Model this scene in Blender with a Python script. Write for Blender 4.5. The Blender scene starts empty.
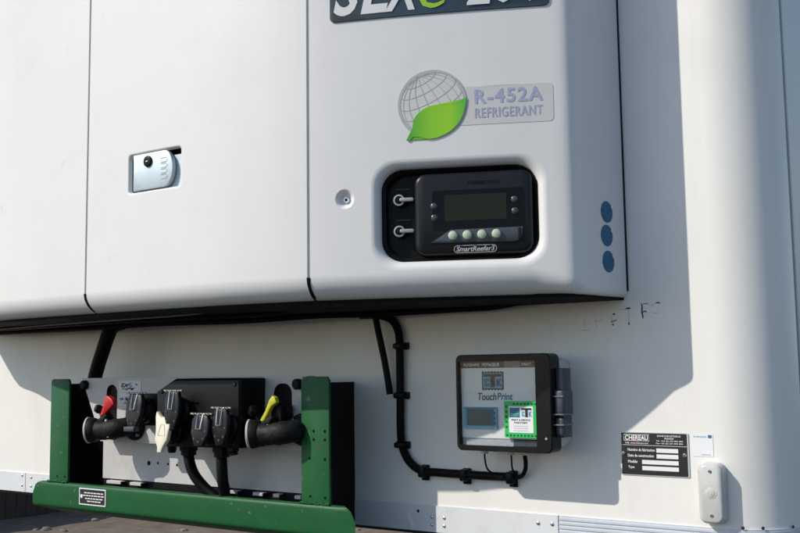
import bpy, bmesh, math, random
import numpy as np
from mathutils import Vector, Matrix
from mathutils.geometry import delaunay_2d_cdt
random.seed(7)
R = math.radians
scene = bpy.context.scene
ROOT = scene.collection
Z0 = 1.55                                   # eye height of the photographer above the yard

# ------------------------------------------------------------------ camera
cam_d = bpy.data.cameras.new('camera'); cam = bpy.data.objects.new('camera', cam_d); ROOT.objects.link(cam)
cam_d.sensor_width = 36.0; cam_d.lens = 999.4 / 800 * 36.0
cam_d.clip_start = 0.05; cam_d.clip_end = 500
yaw, pitch, roll = 0.61508, 0.10283, -0.0138
fw = Vector((-math.sin(yaw) * math.cos(pitch), math.cos(yaw) * math.cos(pitch), math.sin(pitch)))
r0 = Vector((math.cos(yaw), math.sin(yaw), 0)); u0 = r0.cross(fw)
rr = math.cos(roll) * r0 + math.sin(roll) * u0; uu = -math.sin(roll) * r0 + math.cos(roll) * u0
M = Matrix((rr, uu, -fw)).transposed().to_4x4(); M.translation = (0, -1.77, Z0)
cam.matrix_world = M
scene.camera = cam
# ------------------------------------------------------------------ sky, sun, exposure
SUN = Vector((0.85, 1.0, -1.0)).normalized()          # the way the sunlight travels
el = math.asin(-SUN.z); az = math.atan2(-SUN.x, -SUN.y)  # towards the sun
w = bpy.data.worlds.new('World'); scene.world = w; w.use_nodes = True
nt = w.node_tree; bg = nt.nodes['Background']
sky = nt.nodes.new('ShaderNodeTexSky'); sky.sky_type = 'NISHITA'; sky.sun_disc = False
sky.sun_elevation = el; sky.sun_rotation = az
sky.air_density = 1.0; sky.dust_density = 0.6; sky.ozone_density = 2.0
nt.links.new(sky.outputs[0], bg.inputs[0]); bg.inputs[1].default_value = 0.125
sd = bpy.data.lights.new('sun', 'SUN'); sun = bpy.data.objects.new('sun', sd); ROOT.objects.link(sun)
sd.energy = 3.45; sd.angle = R(0.53); sd.color = (1.0, 0.925, 0.82)
sun.rotation_euler = SUN.to_track_quat('-Z', 'Y').to_euler(); sun.location = (-6, -6, 9)
vs = scene.view_settings
vs.view_transform = 'Standard'; vs.look = 'None'; vs.gamma = 1.0; vs.use_curve_mapping = False; vs.exposure = 0.20
scene.render.engine = 'CYCLES'
scene.render.resolution_x = 1024; scene.render.resolution_y = 682

# ------------------------------------------------------------------ materials
def mat(name, col, rough=0.5, metal=0.0, var=0.08, scale=6.0, bump=0.0, bscale=120.0, coat=0.0, rvar=0.08,
        dirt=None, dirt_amt=0.0, dirt_scale=2.5, stretch=(1, 1, 1), spec=0.5, spots=None, streak=None):
    m = bpy.data.materials.new(name); m.use_nodes = True
    n = m.node_tree.nodes; L = m.node_tree.links; p = n['Principled BSDF']
    p.inputs['Metallic'].default_value = metal
    p.inputs['Coat Weight'].default_value = coat; p.inputs['Coat Roughness'].default_value = 0.15
    p.inputs['Specular IOR Level'].default_value = spec
    tc = n.new('ShaderNodeTexCoord'); mp = n.new('ShaderNodeMapping'); mp.inputs['Scale'].default_value = stretch
    geo = n.new('ShaderNodeNewGeometry'); L.new(geo.outputs['Position'], mp.inputs[0])
    no = n.new('ShaderNodeTexNoise'); no.inputs['Scale'].default_value = scale; no.inputs['Detail'].default_value = 6; no.inputs['Roughness'].default_value = 0.6
    L.new(mp.outputs[0], no.inputs['Vector'])
    cr = n.new('ShaderNodeValToRGB'); cr.color_ramp.elements[0].position = 0.3; cr.color_ramp.elements[1].position = 0.7
    c0 = [max(0, c * (1 - var)) for c in col]; c1 = [min(1, c * (1 + var)) for c in col]
    cr.color_ramp.elements[0].color = (*c0, 1); cr.color_ramp.elements[1].color = (*c1, 1)
    L.new(no.outputs['Fac'], cr.inputs[0]); out = cr.outputs[0]
    if dirt:
        dn = n.new('ShaderNodeTexNoise'); dn.inputs['Scale'].default_value = dirt_scale; dn.inputs['Detail'].default_value = 9; dn.inputs['Roughness'].default_value = 0.72
        dn.inputs['Distortion'].default_value = 0.6
        L.new(mp.outputs[0], dn.inputs['Vector'])
        dr = n.new('ShaderNodeMapRange'); dr.inputs[1].default_value = 0.5; dr.inputs[2].default_value = 0.78; dr.inputs[3].default_value = 0; dr.inputs[4].default_value = dirt_amt
        L.new(dn.outputs['Fac'], dr.inputs[0])
        mx = n.new('ShaderNodeMixRGB'); mx.inputs[2].default_value = (*dirt, 1)
        L.new(dr.outputs[0], mx.inputs[0]); L.new(out, mx.inputs[1]); out = mx.outputs[0]
    if spots:
        col_s, sc, thr, amt = spots
        sn = n.new('ShaderNodeTexNoise'); sn.inputs['Scale'].default_value = sc; sn.inputs['Detail'].default_value = 3; sn.inputs['Roughness'].default_value = .55
        L.new(geo.outputs['Position'], sn.inputs['Vector'])
        sr = n.new('ShaderNodeMapRange'); sr.inputs[1].default_value = thr; sr.inputs[2].default_value = thr + .07; sr.inputs[3].default_value = 0; sr.inputs[4].default_value = amt
        L.new(sn.outputs['Fac'], sr.inputs[0])
        sx = n.new('ShaderNodeMixRGB'); sx.inputs[2].default_value = (*col_s, 1)
        L.new(sr.outputs[0], sx.inputs[0]); L.new(out, sx.inputs[1]); out = sx.outputs[0]
    if streak:
        col_k, amt = streak
        km = n.new('ShaderNodeMapping'); km.inputs['Scale'].default_value = (22, 22, 1.1); L.new(geo.outputs['Position'], km.inputs[0])
        kn = n.new('ShaderNodeTexNoise'); kn.inputs['Scale'].default_value = 1.6; kn.inputs['Detail'].default_value = 7; kn.inputs['Roughness'].default_value = .65
        L.new(km.outputs[0], kn.inputs['Vector'])
        kr = n.new('ShaderNodeMapRange'); kr.inputs[1].default_value = .52; kr.inputs[2].default_value = .80; kr.inputs[3].default_value = 0; kr.inputs[4].default_value = amt
        L.new(kn.outputs['Fac'], kr.inputs[0])
        kx = n.new('ShaderNodeMixRGB'); kx.inputs[2].default_value = (*col_k, 1)
        L.new(kr.outputs[0], kx.inputs[0]); L.new(out, kx.inputs[1]); out = kx.outputs[0]
    L.new(out, p.inputs['Base Color'])
    rm = n.new('ShaderNodeMapRange'); rm.inputs[3].default_value = max(0.02, rough - rvar); rm.inputs[4].default_value = min(1, rough + rvar)
    rn = n.new('ShaderNodeTexNoise'); rn.inputs['Scale'].default_value = scale * 2.7; rn.inputs['Detail'].default_value = 5
    L.new(mp.outputs[0], rn.inputs['Vector']); L.new(rn.outputs['Fac'], rm.inputs[0]); L.new(rm.outputs[0], p.inputs['Roughness'])
    if bump:
        bn = n.new('ShaderNodeTexNoise'); bn.inputs['Scale'].default_value = bscale; bn.inputs['Detail'].default_value = 4
        L.new(mp.outputs[0], bn.inputs['Vector'])
        b = n.new('ShaderNodeBump'); b.inputs['Strength'].default_value = bump; b.inputs['Distance'].default_value = 0.002
        L.new(bn.outputs['Fac'], b.inputs['Height']); L.new(b.outputs[0], p.inputs['Normal'])
    return m

MT = {}
MT['unit'] = mat('white_moulded_panel', (.735, .73, .72), .40, var=.014, scale=3, bump=.05, bscale=260, dirt=(.52, .51, .49), dirt_amt=.16, dirt_scale=7, spec=.4, spots=((.42, .41, .40), 13, .70, .22), streak=((.50, .48, .45), .06))
MT['wall'] = mat('white_gelcoat_wall', (.80, .785, .75), .38, var=.012, scale=2, bump=.03, bscale=40, dirt=(.48, .44, .39), dirt_amt=.20, dirt_scale=5, stretch=(1, 1, .35), spots=((.36, .33, .30), 17, .71, .25), streak=((.45, .41, .36), .11))
MT['rail'] = mat('painted_rail', (.68, .70, .72), .42, var=.03, scale=14, dirt=(.40, .37, .33), dirt_amt=.35, dirt_scale=16)
MT['ribbed'] = mat('ribbed_aluminium', (.62, .66, .72), .42, metal=.25, var=.06, scale=30, dirt=(.42, .42, .42), dirt_amt=.3, dirt_scale=20)
MT['green'] = mat('green_paint', (.009, .092, .028), .42, var=.10, scale=18, bump=.10, bscale=180, dirt=(.035, .06, .035), dirt_amt=.5, dirt_scale=22, spec=.2, spots=((.17, .15, .11), 62, .675, .85))
MT['plate'] = mat('grey_painted_plate', (.50, .49, .485), .48, var=.03, scale=10, dirt=(.25, .23, .21), dirt_amt=.35, dirt_scale=18)
MT['black'] = mat('black_plastic', (.005, .005, .0055), .40, var=.15, scale=40, bump=.05, bscale=300, rvar=.10, dirt=(.02, .019, .017), dirt_amt=.2, dirt_scale=30, spec=.14)
MT['cast'] = mat('black_cast_iron', (.009, .009, .0095), .58, var=.25, scale=50, bump=.55, bscale=150, rvar=.15, dirt=(.06, .052, .045), dirt_amt=.55, dirt_scale=35, spec=.2)
MT['rubber'] = mat('black_rubber', (.005, .005, .0052), .55, var=.2, scale=30, bump=.08, bscale=200, dirt=(.022, .02, .019), dirt_amt=.2, dirt_scale=25, spec=.12)
MT['module'] = mat('dark_grey_plastic', (.009, .0095, .012), .36, var=.05, scale=20, bump=.05, bscale=500, rvar=.04, spec=.28)
MT['gloss'] = mat('glossy_black', (.004, .004, .005), .14, var=.05, rvar=.04, spec=.15)
MT['lcd'] = mat('display_glass', (.015, .016, .008), .18, var=.08, scale=25, rvar=.04, spec=.2)
MT['button'] = mat('pale_green_button', (.46, .56, .40), .45, var=.04, scale=40)
MT['led'] = mat('dull_lamp', (.055, .055, .06), .3, var=.1, scale=60)
MT['silver'] = mat('zinc_steel', (.62, .62, .60), .32, metal=1, var=.08, scale=50, rvar=.12)
MT['dull'] = mat('dull_worn_steel', (.34, .34, .335), .5, metal=.8, var=.15, scale=80, rvar=.12)
MT['latch'] = mat('zinc_plated_latch', (.56, .66, .72), .5, metal=.30, var=.05, scale=30, rvar=.08, dirt=(.4, .42, .44), dirt_amt=.35, dirt_scale=40)
MT['hole'] = mat('black_hole', (.004, .004, .004), .8, var=.1, spec=.15)
MT['gapfill'] = mat('pale_grey_gasket', (.56, .56, .55), .7, var=.04, scale=20)
MT['stickerblue'] = mat('mid_blue_print', (.018, .155, .29), .42, var=.2, scale=300)
MT['ridge'] = mat('worn_ridge', (.17, .175, .19), .45, var=.2, scale=80)
MT['gasket'] = mat('grey_gasket', (.30, .30, .295), .7, var=.05, scale=20)
MT['sealant'] = mat('dark_sealant', (.09, .085, .085), .7, var=.1, scale=20)
MT['navy'] = mat('dark_slate_print', (.030, .048, .066), .28, var=.04, scale=10, coat=.3)
MT['letter'] = mat('pale_letter_print', (.72, .73, .72), .35, var=.02)
MT['lime'] = mat('lime_letter_print', (.30, .56, .03), .35, var=.03)
MT['label'] = mat('light_grey_label', (.62, .61, .59), .4, var=.015, scale=6)
MT['globe'] = mat('grey_print', (.44, .44, .445), .4, var=.05, scale=20)
MT['lilac'] = mat('lilac_print', (.38, .40, .56), .4, var=.03)
MT['blue'] = mat('blue_sticker', (.008, .115, .24), .42, var=.25, scale=300)
MT['cream'] = mat('cream_plastic', (.74, .70, .55), .42, var=.06, scale=60, dirt=(.25, .22, .14), dirt_amt=.6, dirt_scale=45)
MT['beige'] = mat('beige_panel', (.80, .79, .74), .5, var=.02, scale=15)
MT['abs'] = mat('light_grey_case', (.56, .56, .545), .5, var=.03, scale=15, dirt=(.33, .31, .28), dirt_amt=.4, dirt_scale=22)
MT['smoked'] = mat('smoked_frame', (.010, .011, .012), .25, var=.12, scale=40, rvar=.08, dirt=(.05, .048, .045), dirt_amt=.15, dirt_scale=45, spec=.16)
MT['slate'] = mat('slate_plastic', (.050, .058, .075), .38, var=.1, scale=50, dirt=(.16, .15, .15), dirt_amt=.4, dirt_scale=50)
MT['cyan'] = mat('pale_blue_print', (.16, .38, .46), .4, var=.05)
MT['tkblue'] = mat('blue_print', (.03, .13, .27), .4, var=.05)
MT['ink'] = mat('black_print', (.012, .014, .018), .4, var=.05)
MT['screen'] = mat('grey_screen', (.085, .11, .115), .2, var=.08, scale=30)
MT['stickgreen'] = mat('bright_green_print', (.02, .46, .10), .4, var=.05, scale=80)
MT['paper'] = mat('white_paper_print', (.78, .79, .80), .45, var=.02, scale=50)
MT['grime'] = mat('grey_print_faint', (.42, .43, .45), .5, var=.1, scale=80)
MT['plateblack'] = mat('black_anodised', (.016, .014, .016), .35, var=.1, scale=60)
MT['plateedge'] = mat('plate_edge', (.55, .60, .60), .35, metal=.4, var=.05)
MT['red'] = mat('red_plastic', (.50, .012, .018), .4, var=.12, scale=60)
MT['yellow'] = mat('yellow_plastic', (.55, .52, .03), .4, var=.12, scale=60)
MT['offwhite'] = mat('worn_white_ring', (.58, .56, .54), .5, var=.08, scale=60, dirt=(.2, .19, .18), dirt_amt=.5, dirt_scale=60)
MT['lamp'] = mat('clear_lamp_lens', (.54, .55, .535), .22, var=.04, scale=60, rvar=.08, coat=.4, dirt=(.5, .47, .40), dirt_amt=.4, dirt_scale=40)
MT['lampring'] = mat('lamp_bullseye', (.55, .55, .51), .16, var=.08, scale=200)
MT['ground'] = mat('dark_yard', (.038, .034, .030), .9, var=.35, scale=5, bump=.9, bscale=26, dirt=(.07, .06, .05), dirt_amt=.8, dirt_scale=3)
MT['verge'] = mat('brown_gravel', (.150, .115, .082), .9, var=.3, scale=5, bump=.9, bscale=26, dirt=(.07, .055, .04), dirt_amt=.7, dirt_scale=3)
MT['stone'] = mat('pale_stone', (.20, .165, .13), .85, var=.2, scale=8)
MT['board'] = mat('dark_brown_board', (.034, .020, .016), .8, var=.35, scale=6, stretch=(6, 6, .6), bump=.3, bscale=30)
MT['chassis'] = mat('dark_chassis', (.02, .02, .022), .6, var=.2, scale=12)
MT['pen'] = mat('faded_marker_ink', (.035, .03, .065), .6, var=.3, scale=200)
MT['penfaint'] = mat('faint_marker_ink', (.55, .54, .54), .6, var=.1, scale=200)

def leaf_mat():
    m = bpy.data.materials.new('leaf_print'); m.use_nodes = True
    n = m.node_tree.nodes; L = m.node_tree.links; p = n['Principled BSDF']; p.inputs['Roughness'].default_value = .38
    g = n.new('ShaderNodeNewGeometry'); sx = n.new('ShaderNodeSeparateXYZ'); L.new(g.outputs['Position'], sx.inputs[0])
    a = n.new('ShaderNodeMapRange'); a.inputs[1].default_value = -1.02; a.inputs[2].default_value = -.90
    L.new(sx.outputs[0], a.inputs[0])
    cr = n.new('ShaderNodeValToRGB'); e = cr.color_ramp.elements
    e[0].position = 0; e[0].color = (.05, .36, .03, 1); e[1].position = 1; e[1].color = (.03, .40, .05, 1)
    for ps, c in ((.35, (.25, .58, .012, 1)), (.62, (.29, .62, .012, 1)), (.88, (.05, .45, .04, 1))):
        k = e.new(ps); k.color = c
    L.new(a.outputs[0], cr.inputs[0]); L.new(cr.outputs[0], p.inputs['Base Color'])
    return m
MT['leaf'] = leaf_mat()

def pane_mat():
    m = bpy.data.materials.new('clear_smoked_pane'); m.use_nodes = True
    n = m.node_tree.nodes; L = m.node_tree.links; n.remove(n['Principled BSDF'])
    t = n.new('ShaderNodeBsdfTransparent'); t.inputs[0].default_value = (.95, .965, .97, 1)
    g = n.new('ShaderNodeBsdfGlossy'); g.inputs['Roughness'].default_value = .04
    x = n.new('ShaderNodeMixShader'); x.inputs[0].default_value = .012; L.new(t.outputs[0], x.inputs[1]); L.new(g.outputs[0], x.inputs[2])
    L.new(x.outputs[0], n['Material Output'].inputs[0])
    return m
MT['pane'] = pane_mat()

# ------------------------------------------------------------------ builders
def thing(name, loc, label, cat, group=None, kind=None):
    o = bpy.data.objects.new(name, None); ROOT.objects.link(o)
    o.empty_display_size = 0.05; o.location = (loc[0], loc[1], loc[2] + Z0)
    tag(o, label, cat, group, kind)
    return o
def tag(o, label=None, cat=None, group=None, kind=None):
    if label: o['label'] = label
    if cat: o['category'] = cat
    if group: o['group'] = group
    if kind: o['kind'] = kind
    return o
def wloc(o):
    v = Vector(o.location)
    while o.parent: o = o.parent; v += Vector(o.location)
    return v
def link(name, me, parent, origin):
    o = bpy.data.objects.new(name, me); ROOT.objects.link(o)
    if parent is not None:
        o.parent = parent; o.location = Vector(origin) - wloc(parent)
    else: o.location = origin
    return o
def obj(name, bm, m, parent=None, sharp=32, base=False):
    """one mesh object out of a bmesh in scene coordinates (z = 0 at eye height)"""
    bm.normal_update()
    for e in bm.edges:
        if len(e.link_faces) == 2 and e.calc_face_angle(0) > R(sharp): e.smooth = False
    for f in bm.faces: f.smooth = True
    lo = Vector((1e9,) * 3); hi = -lo
    for v in bm.verts:
        for k in range(3): lo[k] = min(lo[k], v.co[k]); hi[k] = max(hi[k], v.co[k])
    c = (lo + hi) / 2
    if base: c.z = lo.z
    for v in bm.verts: v.co -= c
    me = bpy.data.meshes.new(name); bm.to_mesh(me); bm.free()
    for q in (m if isinstance(m, (list, tuple)) else [m]): me.materials.append(MT[q])
    return link(name, me, parent, c + Vector((0, 0, Z0)))
def box(bm, x0, x1, y0, y1, z0, z1, bev=0.0, seg=2, mi=0):
    b = bmesh.new()
    r = bmesh.ops.create_cube(b, size=1)
    for v in b.verts: v.co = (x0 + (v.co.x + .5) * (x1 - x0), y0 + (v.co.y + .5) * (y1 - y0), z0 + (v.co.z + .5) * (z1 - z0))
    if bev: bmesh.ops.bevel(b, geom=b.edges[:], offset=bev, segments=seg, profile=.5, affect='EDGES')
    return merge(bm, b, mi)
def merge(bm, b, mi=0, mtx=None):
    bmesh.ops.recalc_face_normals(b, faces=b.faces[:])
    if mtx is not None: bmesh.ops.transform(b, matrix=mtx, verts=b.verts[:])
    mp = {v: bm.verts.new(v.co) for v in b.verts}
    for f in b.faces:
        try: g = bm.faces.new([mp[v] for v in f.verts]); g.material_index = mi
        except ValueError: pass
    b.free(); return bm
def B(*a, **k): return box(bmesh.new(), *a, **k)
def smooth_path(pts, n=8):
    P = [Vector(p) for p in pts]; out = []
    for i in range(len(P) - 1):
        a = P[max(i - 1, 0)]; b = P[i]; c = P[i + 1]; d = P[min(i + 2, len(P) - 1)]
        for k in range(n):
            t = k / n
            out.append(.5 * ((2 * b) + (c - a) * t + (2 * a - 5 * b + 4 * c - d) * t * t + (-a + 3 * b - 3 * c + d) * t ** 3))
    return out + [P[-1]]
def tube(pts, r, n=12, smooth=8, bm=None, ribs=0):
    bm = bm or bmesh.new()
    P = smooth_path(pts, smooth) if smooth else [Vector(p) for p in pts]
    b = bmesh.new(); rings = []
    up = Vector((0.13, 0.31, 0.94))
    for i, p in enumerate(P):
        t = (P[min(i + 1, len(P) - 1)] - P[max(i - 1, 0)]).normalized()
        s = t.cross(up)
        if s.length < .05: s = t.cross(Vector((1, 0, 0)))
        s.normalize(); up = s.cross(t).normalized()
        ri = r[i * (len(r) - 1) // max(1, len(P) - 1)] if isinstance(r, (list, tuple)) else r
        if ribs and i % 2: ri *= ribs
        rings.append([b.verts.new(p + ri * (math.cos(2 * math.pi * k / n) * s + math.sin(2 * math.pi * k / n) * up)) for k in range(n)])
    for a, c in zip(rings, rings[1:]):
        for k in range(n): b.faces.new((a[k], a[(k + 1) % n], c[(k + 1) % n], c[k]))
    b.faces.new(rings[0][::-1]); b.faces.new(rings[-1])
    return merge(bm, b)
def lathe(prof, origin, axis, n=24, bm=None, mi=0):
    """profile [(radius, height)] turned about an axis through origin"""
    bm = bm or bmesh.new(); b = bmesh.new()
    q = Vector((0, 0, 1)).rotation_difference(Vector(axis).normalized()); o = Vector(origin); rings = []
    for r, h in prof:
        if r < 1e-6: rings.append([b.verts.new(o + q @ Vector((0, 0, h)))])
        else: rings.append([b.verts.new(o + q @ Vector((r * math.cos(2 * math.pi * k / n), r * math.sin(2 * math.pi * k / n), h))) for k in range(n)])
    for a, c in zip(rings, rings[1:]):
        for k in range(n):
            j = (k + 1) % n
            if len(a) == 1 and len(c) == 1: continue
            if len(a) == 1: b.faces.new((a[0], c[j], c[k]))
            elif len(c) == 1: b.faces.new((a[k], a[j], c[0]))
            else: b.faces.new((a[k], a[j], c[j], c[k]))
    return merge(bm, b, mi)
def cyl(r, origin, axis, h, n=20, bev=0.0, bm=None):
    if bev: pr = [(0, 0), (r, 0), (r, h - bev), (r - bev, h), (0, h)]
    else: pr = [(0, 0), (r, 0), (r, h), (0, h)]
    return lathe(pr, origin, axis, n, bm)
def rrect(x0, x1, z0, z1, r, n=6):
    r = min(r, (x1 - x0) / 2 - 1e-5, (z1 - z0) / 2 - 1e-5)
    out = []
    for cx, cz, a in ((x1 - r, z1 - r, 0), (x0 + r, z1 - r, 90), (x0 + r, z0 + r, 180), (x1 - r, z0 + r, 270)):
        for k in range(n + 1):
            t = R(a + 90 * k / n); out.append((cx + r * math.cos(t), cz + r * math.sin(t)))
    return out
def densify(poly, step):
    out = []
    for i, p in enumerate(poly):
        q = poly[(i + 1) % len(poly)]; d = math.hypot(q[0] - p[0], q[1] - p[1]); k = max(1, int(d / step + .5))
        for j in range(k): out.append((p[0] + (q[0] - p[0]) * j / k, p[1] + (q[1] - p[1]) * j / k))
    return out
def wallmap(Y):
    return lambda x, z, o=0.0: Vector((x, Y - o, z))
def slab(poly, fn, t0, t1, bm=None, bev=0.0, mi=0):
    """prism over a 2D outline, laid on a surface by fn(x, z, offset), from offset t0 to t1 with a softened front edge"""
    bm = bm or bmesh.new(); b = bmesh.new(); n = len(poly)
    cx = sum(p[0] for p in poly) / n; cz = sum(p[1] for p in poly) / n
    def ring(inset, t):
        o = []
        for i, (x, z) in enumerate(poly):
            ax, az = poly[i - 1]; cx2, cz2 = poly[(i + 1) % n]
            tx, tz = cx2 - ax, cz2 - az; l = math.hypot(tx, tz) or 1
            o.append(b.verts.new(fn(x - inset * tz / l, z + inset * tx / l, t)))
        return o
    rs = [ring(0, t0)]
    if bev:
        rs.append(ring(0, t1 - bev)); rs.append(ring(bev * .3, t1 - bev * .3)); rs.append(ring(bev, t1))
    else: rs.append(ring(0, t1))
    for a, c in zip(rs, rs[1:]):
        for k in range(n): b.faces.new((a[k], a[(k + 1) % n], c[(k + 1) % n], c[k]))
    f1 = b.faces.new(rs[-1]); f0 = b.faces.new(rs[0][::-1])
    bmesh.ops.triangulate(b, faces=[f1, f0])
    return merge(bm, b, mi)
def sheet(outer, holes, fn, off, grid, back=0.0, bm=None, mi=0, gz=None):
    """a sheet with holes, triangulated on a grid and laid on a surface, its rim folded back"""
    bm = bm or bmesh.new(); b = bmesh.new()
    loops = [outer] + holes
    pts = []; edges = []
    for l in loops:
        s = len(pts); pts += [Vector(p) for p in l]; edges += [(s + i, s + (i + 1) % len(l)) for i in range(len(l))]
    def inside(p, poly):
        c = False; x, y = p
        for i in range(len(poly)):
            x1, y1 = poly[i]; x2, y2 = poly[i - 1]
            if (y1 > y) != (y2 > y) and x < (x2 - x1) * (y - y1) / (y2 - y1) + x1: c = not c
        return c
    xs = [p[0] for p in outer]; zs = [p[1] for p in outer]
    nx = int((max(xs) - min(xs)) / grid)
    gx = [min(xs) + (i + .5) * (max(xs) - min(xs)) / max(1, nx) for i in range(nx)]
    gz = gz or [min(zs) + (i + .5) * grid for i in range(int((max(zs) - min(zs)) / grid))]
    nb = len(pts); bp = np.array([tuple(p) for p in pts])
    for x in gx:
        for z in gz:
            if np.min(np.hypot(bp[:, 0] - x, bp[:, 1] - z)) > grid * .3 and inside((x, z), outer) and not any(inside((x, z), h) for h in holes):
                pts.append(Vector((x, z)))
    v2, e2, f2, *_ = delaunay_2d_cdt(pts, edges, [], 0, 1e-7)
    vv = [b.verts.new(fn(p.x, p.y, off)) for p in v2]
    for f in f2:
        c = (sum(v2[i].x for i in f) / 3, sum(v2[i].y for i in f) / 3)
        if inside(c, outer) and not any(inside(c, h) for h in holes): b.faces.new([vv[i] for i in f])
    for v in [v for v in b.verts if not v.link_faces]: b.verts.remove(v)
    for f in b.faces: f.normal_update()
    if back:
        for l in loops[:1]:
            a = [b.verts.new(fn(p[0], p[1], off)) for p in l]; c = [b.verts.new(fn(p[0], p[1], off - back)) for p in l]
            for k in range(len(l)): b.faces.new((a[k], a[(k + 1) % len(l)], c[(k + 1) % len(l)], c[k]))
        bmesh.ops.remove_doubles(b, verts=b.verts[:], dist=1e-6)
    return merge(bm, b, mi)
def rings(polys, fn, bm=None, mi=0, cap=False):
    """strips between outlines of equal length; polys = [(outline, offset)]"""
    bm = bm or bmesh.new(); b = bmesh.new()
    rs = [[b.verts.new(fn(x, z, o)) for x, z in p] for p, o in polys]
    for a, c in zip(rs, rs[1:]):
        for k in range(len(a)): b.faces.new((a[k], a[(k + 1) % len(a)], c[(k + 1) % len(a)], c[k]))
    if cap:
        f = b.faces.new(rs[-1]); bmesh.ops.triangulate(b, faces=[f])
    return merge(bm, b, mi)
_tc = {}
def text2d(s, bold=0.0, shear=0.0, space=1.0):
    key = (s, bold, shear, space)
    if key in _tc: return _tc[key]
    cu = bpy.data.curves.new('t', 'FONT'); cu.body = s; cu.size = 1; cu.shear = shear; cu.offset = bold; cu.resolution_u = 3; cu.space_character = space
    o = bpy.data.objects.new('t', cu); ROOT.objects.link(o)
    dg = bpy.context.evaluated_depsgraph_get(); me = bpy.data.meshes.new_from_object(o.evaluated_get(dg))
    v = [(p.co.x, p.co.y) for p in me.vertices]; f = [tuple(p.vertices) for p in me.polygons]
    bpy.data.objects.remove(o); bpy.data.curves.remove(cu); bpy.data.meshes.remove(me)
    _tc[key] = (v, f); return v, f
def text(s, x0, x1, z0, z1, fn, off, bm=None, bold=0.0, shear=0.0, cap=None, space=1.0, mi=0):
    """lettering stretched to the rectangle x0..x1 by z0..z1 (z1 = cap height)"""
    v, f = text2d(s, bold, shear, space); bm = bm or bmesh.new()
    ax = min(p[0] for p in v); bx = max(p[0] for p in v); az = 0.0 if cap else min(p[1] for p in v); bz = cap or max(p[1] for p in v)
    vv = [bm.verts.new(fn(x0 + (p[0] - ax) / (bx - ax) * (x1 - x0), z0 + (p[1] - az) / (bz - az) * (z1 - z0), off)) for p in v]
    for q in f:
        try: g = bm.faces.new([vv[i] for i in q]); g.material_index = mi
        except ValueError: pass
    return bm
def ribbon(pts, w, fn, off, bm=None, mi=0):
    bm = bm or bmesh.new(); a = []; n = len(pts)
    for i, (x, z) in enumerate(pts):
        p = pts[max(i - 1, 0)]; q = pts[min(i + 1, n - 1)]; tx, tz = q[0] - p[0], q[1] - p[1]; l = math.hypot(tx, tz) or 1
        ww = w[i] if isinstance(w, (list, tuple)) else w
        a.append((bm.verts.new(fn(x - tz / l * ww / 2, z + tx / l * ww / 2, off)), bm.verts.new(fn(x + tz / l * ww / 2, z - tx / l * ww / 2, off))))
    for (p, q), (r_, s) in zip(a, a[1:]):
        g = bm.faces.new((p, q, s, r_)); g.material_index = mi
    return bm
def flat(poly, fn, off, bm=None, mi=0):
    bm = bm or bmesh.new(); f = bm.faces.new([bm.verts.new(fn(x, z, off)) for x, z in poly]); f.material_index = mi
    bmesh.ops.triangulate(bm, faces=[f]); return bm
def disc(cx, cz, r, n=24, e=1.0): return [(cx + r * math.cos(2 * math.pi * k / n), cz + e * r * math.sin(2 * math.pi * k / n)) for k in range(n)]

# ------------------------------------------------------------------ ground and fence behind
GZ = -Z0
bm = bmesh.new(); bmesh.ops.create_grid(bm, x_segments=40, y_segments=40, size=60)
for v in bm.verts: v.co.z = GZ + (random.random() - .5) * .02 * min(1, abs(v.co.x) / 6)
g = obj('ground', bm, 'ground'); tag(g, kind='structure')
bm = bmesh.new(); bmesh.ops.create_grid(bm, x_segments=60, y_segments=90, size=1)
for v in bm.verts: v.co = Vector((-8.2 + v.co.x * 3.6, 6 + v.co.y * 9, GZ + .016 + random.uniform(0, .02)))
g = obj('gravel_verge', bm, 'verge'); tag(g, kind='structure')
bm = bmesh.new()
for k in range(170):
    x = random.uniform(-9.5, -4.2); y = random.uniform(.5, 8); s = random.uniform(.012, .045)
    b = bmesh.new(); bmesh.ops.create_icosphere(b, subdivisions=2, radius=s)
    for v in b.verts: v.co = Vector((v.co.x * random.uniform(.8, 1.3), v.co.y * random.uniform(.8, 1.3), v.co.z * .6)) + Vector((x, y, GZ + .02 + s * .2))
    merge(bm, b)
st = obj('loose_stones', bm, 'stone'); tag(st, 'loose stones scattered on the brown gravel verge', 'stones', kind='stuff')
FX = -9.7
fence = thing('board_fence', (FX, 5.5, GZ), 'low dark brown fence of upright boards beyond the gravel verge', 'fence')
me = None
for k in range(110):
    y = -1 + k * .125
    if me is None:
        o = obj('board', B(FX, FX + .022, y, y + .123, GZ, GZ + 1.05, bev=.006, seg=1), 'board', fence); me = o.data; oz = wloc(o).z
    else: link('board', me, fence, Vector((FX + .011 + random.uniform(-.008, .008), y + .0615, oz)))
for z in (.20, .80): obj('fence_rail', B(FX - .05, FX - .004, -1, 12.7, GZ + z, GZ + z + .09), 'board', fence)

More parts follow.
